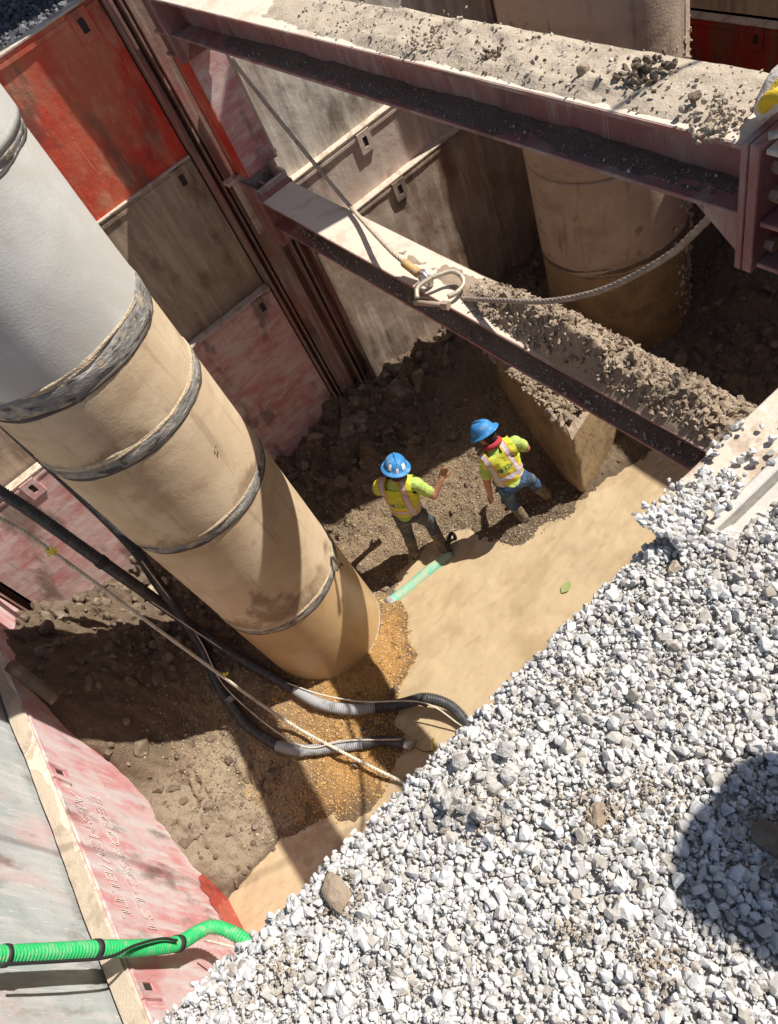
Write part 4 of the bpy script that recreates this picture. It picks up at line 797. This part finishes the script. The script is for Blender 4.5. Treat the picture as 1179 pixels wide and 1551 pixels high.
def person(name, label, loc, yaw, J, mats, hat_rot=(0, 0, 0), stickers=True, vest=True, scale=1., redneck=False):
    """J: joints in local space, y forward, x to the person's right"""
    t = thing(name, label, 'person', loc); t.rotation_euler = (0, 0, yaw); t.scale = (scale,) * 3
    g = {k: np.array(v_, float) for k, v_ in J.items()}; C = []; tagc = []
    def cap(m, p, q, r0, r1, sq=1.): C.append((g[p] if isinstance(p, str) else p, g[q] if isinstance(q, str) else q, r0, r1, sq)); tagc.append(m)
    lat = g['shR'] - g['shL']; lat /= np.linalg.norm(lat)
    up = g['neck'] - g['pelvis']; up /= np.linalg.norm(up); fw = np.cross(up, lat)
    cap('trousers', g['pelvis'] - lat * .05, g['pelvis'] + lat * .05, .135, .135, .85)
    cap('shirt', g['pelvis'] + up * .06, g['chest'], .150, .172, .72); cap('shirt', g['chest'], g['chest'] + up * .12, .170, .13, .70)
    cap('shirt', 'shL', 'shR', .070, .070); cap('shirt', g['chest'] + up * .1, 'neck', .10, .065)
    cap('skin', 'neck', 'head', .058, .06)
    hd = g['head']; hu_ = g['head'] - g['neck']; hu_ /= np.linalg.norm(hu_); hf = np.array(J.get('face', (0, 1, 0)), float); hf -= hu_ * (hf @ hu_); hf /= np.linalg.norm(hf); hl_ = np.cross(hf, hu_)
    cap('skin', hd + hu_ * .03, hd + hu_ * .10, .083, .092); cap('skin', hd + hf * .03 - hu_ * .02, hd + hf * .045 + hu_ * .04, .052, .06)
    cap('skin', hd + hf * .10 + hu_ * .03, hd + hf * .112 + hu_ * .005, .012, .016)
    for s in (-1, 1): cap('skin', hd + hl_ * s * .09 + hu_ * .02, hd + hl_ * s * .095 + hu_ * .055, .016, .02)
    cap('hair', hd - hf * .03 + hu_ * .02, hd - hf * .035 + hu_ * .08, .078, .088)
    for s in 'LR':
        cap('trousers', 'hip' + s, 'knee' + s, .098, .072); kn = g['knee' + s] * .55 + g['ank' + s] * .45; cap('trousers', 'knee' + s, kn, .070, .062); cap('cuff', kn, 'ank' + s, .066, .060)
        cap('boot', 'ank' + s, 'heel' + s, .055, .048); cap('boot', 'heel' + s, 'toe' + s, .048, .043)
        mid = g['sh' + s] * .42 + g['el' + s] * .58
        cap('shirt', 'sh' + s, mid, .066, .068); cap('skin', mid, 'el' + s, .050, .043); cap('skin', 'el' + s, 'wr' + s, .043, .031)
        hd_ = g['hand' + s] - g['wr' + s]; hd_ /= np.linalg.norm(hd_); pn = np.array(J.get('palm' + s, (0, 0, 1)), float); pn -= hd_ * (pn @ hd_); pn /= np.linalg.norm(pn); sd = np.cross(hd_, pn)
        w0 = g['wr' + s]
        cap('skin', w0 + hd_ * .03 - sd * .02, w0 + hd_ * .085 - sd * .022, .022, .021); cap('skin', w0 + hd_ * .03 + sd * .02, w0 + hd_ * .085 + sd * .022, .022, .021)
        for k, (o_, l_) in enumerate(((-.033, .062), (-.011, .075), (.011, .07), (.033, .055))):
            a0 = w0 + hd_ * .09 + sd * o_; a1 = a0 + hd_ * l_ * .55 - pn * .008; a2 = a1 + hd_ * l_ * .35 - pn * .03
            cap('skin', a0, a1, .0105, .0100); cap('skin', a1, a2, .0100, .009)
        th0 = w0 + hd_ * .03 - sd * .03; cap('skin', th0, th0 + hd_ * .04 - sd * .035, .014, .012); cap('skin', th0 + hd_ * .04 - sd * .035, th0 + hd_ * .075 - sd * .042 - pn * .01, .012, .010)
    me = remesh(capsules_mesh(C), .0105, 3)
    co = np.empty(len(me.vertices) * 3, np.float32); me.vertices.foreach_get('co', co); co = co.reshape(-1, 3)
    kinds = ['skin', 'shirt', 'trousers', 'boot', 'hair', 'cuff']; best = np.full(len(me.polygons), 9e9); kk = np.zeros(len(me.polygons), np.int32)
    fc = np.empty(len(me.polygons) * 3, np.float32); me.polygons.foreach_get('center', fc); fc = fc.reshape(-1, 3)
    for (p, q, r0, r1, sq), m in zip(C, tagc):
        d = q - p; s = np.clip(((fc - p) @ d) / max(1e-9, d @ d), 0, 1); dist = np.linalg.norm(fc - (p + s[:, None] * d), axis=1) - (r0 + (r1 - r0) * s) * (1 if sq == 1 else .86)
        k = dist < best; best[k] = dist[k]; kk[k] = kinds.index(m)
    nv = len(me.vertices); amp = np.zeros(nv); nrm = np.empty(nv * 3, np.float32); me.vertices.foreach_get('normal', nrm); nrm = nrm.reshape(-1, 3)
    for pi in np.where((kk == 1) | (kk == 2) | (kk == 5))[0]: amp[list(me.polygons[int(pi)].vertices)] = .015
    fold = np.abs(fbm(co[:, 0] * 9 + co[:, 2] * 5, co[:, 2] * 11 - co[:, 1] * 7, 1, 3)) - .2
    me.vertices.foreach_set('co', (co + nrm * (amp * fold)[:, None]).astype(np.float32).ravel())
    for q in kinds: me.materials.append(M[mats[q]])
    me.polygons.foreach_set('material_index', kk); me.polygons.foreach_set('use_smooth', np.ones(len(kk), bool)); me.update()
    b = link('body', me, None, t)
    if vest:
        TC = [C[1], C[2], (g['shL'] * .88 + g['shR'] * .12, g['shR'] * .88 + g['shL'] * .12, .082, .082, 1.)]
        TC = [(p, q, r0 + .020, r1 + .020, sq) for p, q, r0, r1, sq in TC]
        vm = remesh(capsules_mesh(TC), .012, 4); bm = bmesh.new(); bm.from_mesh(vm); dl = []
        for f_ in bm.faces:
            c = np.array(f_.calc_center_median()) - g['pelvis']; a = c @ up; l = c @ lat; fwd = c @ fw
            if a < .03 or (abs(l) < .075 and a > (g['neck'] - g['pelvis']) @ up - .045) or abs(l) > .215: dl.append(f_)
        bmesh.ops.delete(bm, geom=dl, context='FACES'); bm.to_mesh(vm); bm.free()
        n_ = len(vm.vertices); co = np.empty(n_ * 3, np.float32); vm.vertices.foreach_get('co', co); co = co.reshape(-1, 3) - g['pelvis']
        vn_ = np.empty(n_ * 3, np.float32); vm.vertices.foreach_get('normal', vn_); fo = .016 * (np.abs(fbm(co[:, 0] * 8 + co[:, 2] * 3, co[:, 2] * 9 + co[:, 1] * 6, 1, 3)) - .15); vm.vertices.foreach_set('co', (co + g['pelvis'] + vn_.reshape(-1, 3) * fo[:, None]).astype(np.float32).ravel())
        at = vm.attributes.new('cut', 'FLOAT_VECTOR', 'POINT'); at.data.foreach_set('vector', np.c_[co @ lat, co @ fw, co @ up].astype(np.float32).ravel())
        vm.polygons.foreach_set('use_smooth', np.ones(len(vm.polygons), bool)); link('vest', vm, VEST, t)
    # hard hat: dome, brim, ridge
    prof = [(.0, .112), (.045, .114), (.085, .097), (.112, .066), (.124, .03), (.128, .0), (.145, -.010), (.170, -.020), (.172, -.024), (.145, -.016), (.118, -.006), (.08, .08), (0, .105)]
    n = 32; V = []; F = []
    for r, z in prof:
        for k in range(n):
            a = k * 2 * math.pi / n; V.append((r * .90 * math.cos(a), r * 1.08 * math.sin(a), z))
    for j in range(len(prof) - 1):
        for k in range(n): F.append((j * n + k, j * n + (k + 1) % n, (j + 1) * n + (k + 1) % n, (j + 1) * n + k))
    rot = np.stack([hl_, hf, hu_], 1) @ np.array(Matrix.Rotation(hat_rot[0], 3, 'X') @ Matrix.Rotation(hat_rot[1], 3, 'Y'))
    base = hd + hu_ * .105
    put = lambda A: (np.array(A) @ rot.T + base)
    h = link('hard_hat', mesh_raw('hard_hat', put(V), F, True), M[mats['hat']], t)
    V, F = tube([(0, -.10, .075), (0, -.06, .108), (0, 0, .122), (0, .06, .108), (0, .10, .075)], .014, 8, .01); link('ridge', mesh_raw('ridge', put(V), F, True), M[mats['hat']], h)
    if stickers:
        for (a, z0, wd, m) in ((-.9, .045, .42, 'sticker'), (-2.3, .05, .30, 'sticker'), (-1.6, .02, .25, 'sticker'), (.6, .05, .3, 'sticker')):
            V = []; 
            for i in range(5):
                for j in range(4):
                    aa = a - wd / 2 + wd * i / 4; z = z0 - .03 + .06 * j / 3; r = np.interp(z, [0, .03, .066, .097, .114], [.131, .127, .115, .088, .048]); V.append((r * .90 * math.cos(aa), r * 1.08 * math.sin(aa), z))
            link('sticker', mesh_raw('sticker', put(V), [(i * 4 + j, i * 4 + j + 1, i * 4 + j + 5, i * 4 + j + 4) for i in range(4) for j in range(3)], True), M[m], h)
    for s in (-1, 1):
        V, F = MB().cyl(hd + hf * .098 + hl_ * s * .033 + hu_ * .045, hd + hf * .104 + hl_ * s * .033 + hu_ * .045, .011, 10).v, MB().cyl((0, 0, 0), (0, 0, 1), 1, 10).f; link('eye', mesh_raw('eye', V, F), M['eye'], t)
    if redneck:
        V, F = tube([g['neck'] + .082 * (math.cos(a) * lat + math.sin(a) * fw) + up * (.03 - .02 * math.sin(a)) for a in np.linspace(0, 2 * math.pi, 14)], .03, 8, .02); link('neck_cloth', mesh_raw('neck_cloth', V, F, True), M['redcloth'], t)
    return t
# vest cloth: lime with silver tape edged in orange (flat print, kept in the vest's own coordinates)
def vest_mat():
    m = bpy.data.materials.new('safety_vest'); m.use_nodes = True; N = m.node_tree.nodes; L = m.node_tree.links; P = N['Principled BSDF']; P.inputs['Roughness'].default_value = .8
    a = N.new('ShaderNodeAttribute'); a.attribute_name = 'cut'; sx = N.new('ShaderNodeSeparateXYZ'); L.new(a.outputs['Vector'], sx.inputs[0])
    def mth(op, i, j=None):
        q = N.new('ShaderNodeMath'); q.operation = op
        for s, v in ((0, i), (1, j)):
            if v is None: continue
            if hasattr(v, 'links'): L.new(v, q.inputs[s])
            else: q.inputs[s].default_value = v
        return q.outputs[0]
    def strip(v, c, hw): return mth('LESS_THAN', mth('ABSOLUTE', mth('SUBTRACT', v, c)), hw)
    ax = mth('ABSOLUTE', sx.outputs[0])
    vx = lambda hw: mth('MULTIPLY', strip(ax, .118, hw), mth('GREATER_THAN', sx.outputs[2], .02)); hz = lambda hw: strip(sx.outputs[2], .145, hw)
    orange = mth('MAXIMUM', vx(.036), hz(.040)); silver = mth('MAXIMUM', vx(.021), hz(.023))
    def mix(f, a_, b_):
        x = N.new('ShaderNodeMix'); x.data_type = 'RGBA'; L.new(f, x.inputs[0])
        for s, v in ((6, a_), (7, b_)):
            if hasattr(v, 'links'): L.new(v, x.inputs[s])
            else: x.inputs[s].default_value = (*v, 1)
        return x.outputs[2]
    c = mix(orange, (.66, .68, .05), (.72, .30, .07)); c = mix(silver, c, (.55, .53, .58))
    # emblem on the back: an oval ring with a dark swoosh and letters suggested by bars
    ex = mth('DIVIDE', mth('SUBTRACT', sx.outputs[0], .0), .085); ez = mth('DIVIDE', mth('SUBTRACT', sx.outputs[2], .265), .038); rr = mth('SQRT', mth('ADD', mth('MULTIPLY', ex, ex), mth('MULTIPLY', ez, ez)))
    back = mth('LESS_THAN', sx.outputs[1], 0.)
    ring = mth('MULTIPLY', strip(rr, .9, .10), back); blobm = mth('MULTIPLY', mth('MULTIPLY', mth('LESS_THAN', rr, .95), mth('LESS_THAN', ex, -.30)), back)
    bars = mth('MULTIPLY', mth('MULTIPLY', mth('LESS_THAN', rr, .75), mth('GREATER_THAN', ex, -.2)), mth('MULTIPLY', mth('GREATER_THAN', mth('SINE', mth('MULTIPLY', ex, 14.)), .25), back))
    c = mix(mth('MAXIMUM', ring, bars), c, (.12, .30, .06)); c = mix(blobm, c, (.03, .12, .20)); ge0 = N.new('ShaderNodeNewGeometry'); dn = N.new('ShaderNodeTexNoise'); dn.inputs['Scale'].default_value = 9; dn.inputs['Detail'].default_value = 5; L.new(ge0.outputs['Position'], dn.inputs['Vector']); mr = N.new('ShaderNodeMapRange'); mr.inputs[1].default_value = .50; mr.inputs[2].default_value = .72; mr.inputs[4].default_value = .55; L.new(dn.outputs['Fac'], mr.inputs[0]); c = mix(mr.outputs[0], c, (.42, .36, .14)); L.new(c, P.inputs['Base Color'])
    ge = N.new('ShaderNodeNewGeometry'); tx = N.new('ShaderNodeTexNoise'); tx.inputs['Scale'].default_value = 14; tx.inputs['Detail'].default_value = 3; L.new(ge.outputs['Position'], tx.inputs['Vector']); bp = N.new('ShaderNodeBump'); bp.inputs['Strength'].default_value = .7; bp.inputs['Distance'].default_value = .03; L.new(tx.outputs['Fac'], bp.inputs['Height']); L.new(bp.outputs[0], P.inputs['Normal'])
    return m
VEST = vest_mat()
MT1 = dict(skin='skin', shirt='lime', trousers='jeansgrey', boot='boot', hair='hair', hat='hat', cuff='mudcuff'); MT2 = dict(MT1, trousers='jeans')
J1 = dict(pelvis=(-.01, -.04, .92), chest=(.01, -.02, 1.22), neck=(.03, 0, 1.43), head=(.05, .03, 1.52), face=(-.35, 1, -.15), shL=(-.20, .02, 1.35), shR=(.22, -.01, 1.36),
          hipL=(-.10, -.04, .88), kneeL=(-.17, .03, .49), ankL=(-.19, -.06, .09), heelL=(-.19, -.08, .045), toeL=(-.24, .10, .035), hipR=(.09, -.04, .88), kneeR=(.10, .10, .49), ankR=(.17, -.03, .09), heelR=(.17, -.05, .045), toeR=(.20, .14, .035),
          elL=(-.30, .14, 1.10), wrL=(-.14, .34, 1.06), handL=(-.08, .39, 1.07), palmL=(0, 0, 1), elR=(.33, .01, 1.09), wrR=(.45, .11, 1.24), handR=(.48, .14, 1.29), palmR=(0, 1, 0))
def place(p, name, label, yaw, J, mats, **k): return person(name, label, p, yaw, J, mats, **k)
person('person', 'person in yellow vest, blue sticker-covered hard hat and grey trousers holding one arm out', (1.364, 4.768, -5.53), math.radians(-44), J1, MT1, scale=1.0)
J2 = dict(pelvis=(-.03, -.06, .84), chest=(-.03, .03, 1.12), neck=(-.05, .10, 1.31), head=(-.065, .15, 1.39), face=(-.75, 1, -.35), shL=(-.21, .04, 1.21), shR=(.16, .04, 1.26),
          hipL=(-.11, -.05, .80), kneeL=(-.09, .03, .43), ankL=(-.03, -.03, .08), heelL=(-.03, -.06, .04), toeL=(.02, .12, .03), hipR=(.07, -.05, .80), kneeR=(.21, .06, .52), ankR=(.33, .03, .14), heelR=(.34, .0, .10), toeR=(.41, .16, .06),
          elL=(-.27, .01, .95), wrL=(-.285, .02, .72), handL=(-.285, .03, .64), palmL=(1, 0, 0), elR=(.27, .08, 1.02), wrR=(.25, .27, .90), handR=(.24, .32, .86), palmR=(0, 0, 1))
person('person', 'person in yellow vest, plain blue hard hat, red neck cloth and blue jeans', (2.396, 4.239, -5.52), math.radians(-14), J2, MT2, stickers=False, redneck=True)
J3 = dict(J1, elL=(-.30, .04, 1.10), wrL=(-.28, .2, .92), handL=(-.27, .25, .86), elR=(.32, .06, 1.10), wrR=(.29, .22, .92), handR=(.28, .27, .86), palmR=(-1, 0, 0), kneeR=(.10, .03, .48), ankR=(.12, -.03, .09), heelR=(.12, -.05, .045), toeR=(.14, .15, .035), kneeL=(-.10, .03, .48), ankL=(-.12, -.03, .09), heelL=(-.12, -.05, .045), toeL=(-.14, .15, .035))
person('person', 'bystander in dark jacket standing on the white gravel beside the pit', (1.61, -.38, .03), math.radians(70), J3, dict(MT1, shirt='tshirt', trousers='jeans'), vest=False, stickers=False, scale=1.08)

# ------------------------------------------------------------------ things outside the picture whose shadows fall into it
d0, d1 = np.array([-2.677, 3.415, -5.5]), np.array([-.955, 2.842, -5.5]); up8 = -SUN / SUN[2] * -1; k = 8.3
a, b = d0 - (SUN / -SUN[2]) * k, d1 - (SUN / -SUN[2]) * k; e = b - a
t = thing('overhead_cable', 'thin black cable strung high above the pit', 'cable', a - e * 1.5)
V, F = tube([a - e * 3, a, b, b + e * 3], .012, 6, .5); obj('cable', V, F, M['black'], t, True)
# added unseen pipe section, put behind the far wall to shade the gravel
SPc = (3.55, 8.55, .95); t = thing('concrete_pipe', 'added unseen pipe section shading the ground behind the far wall', 'pipe', (SPc[0], SPc[1], -.06))
V, F = ring_pipe(SPc, SPc[2], -.05, 2.9); obj('pipe_section', V, F, M['concgrey'], t, True)
V, F = band(SPc, SPc[2] - .004, 1.4, .1, .012, 51); obj('joint_wrap', V, F, M['mastic'], t, True)
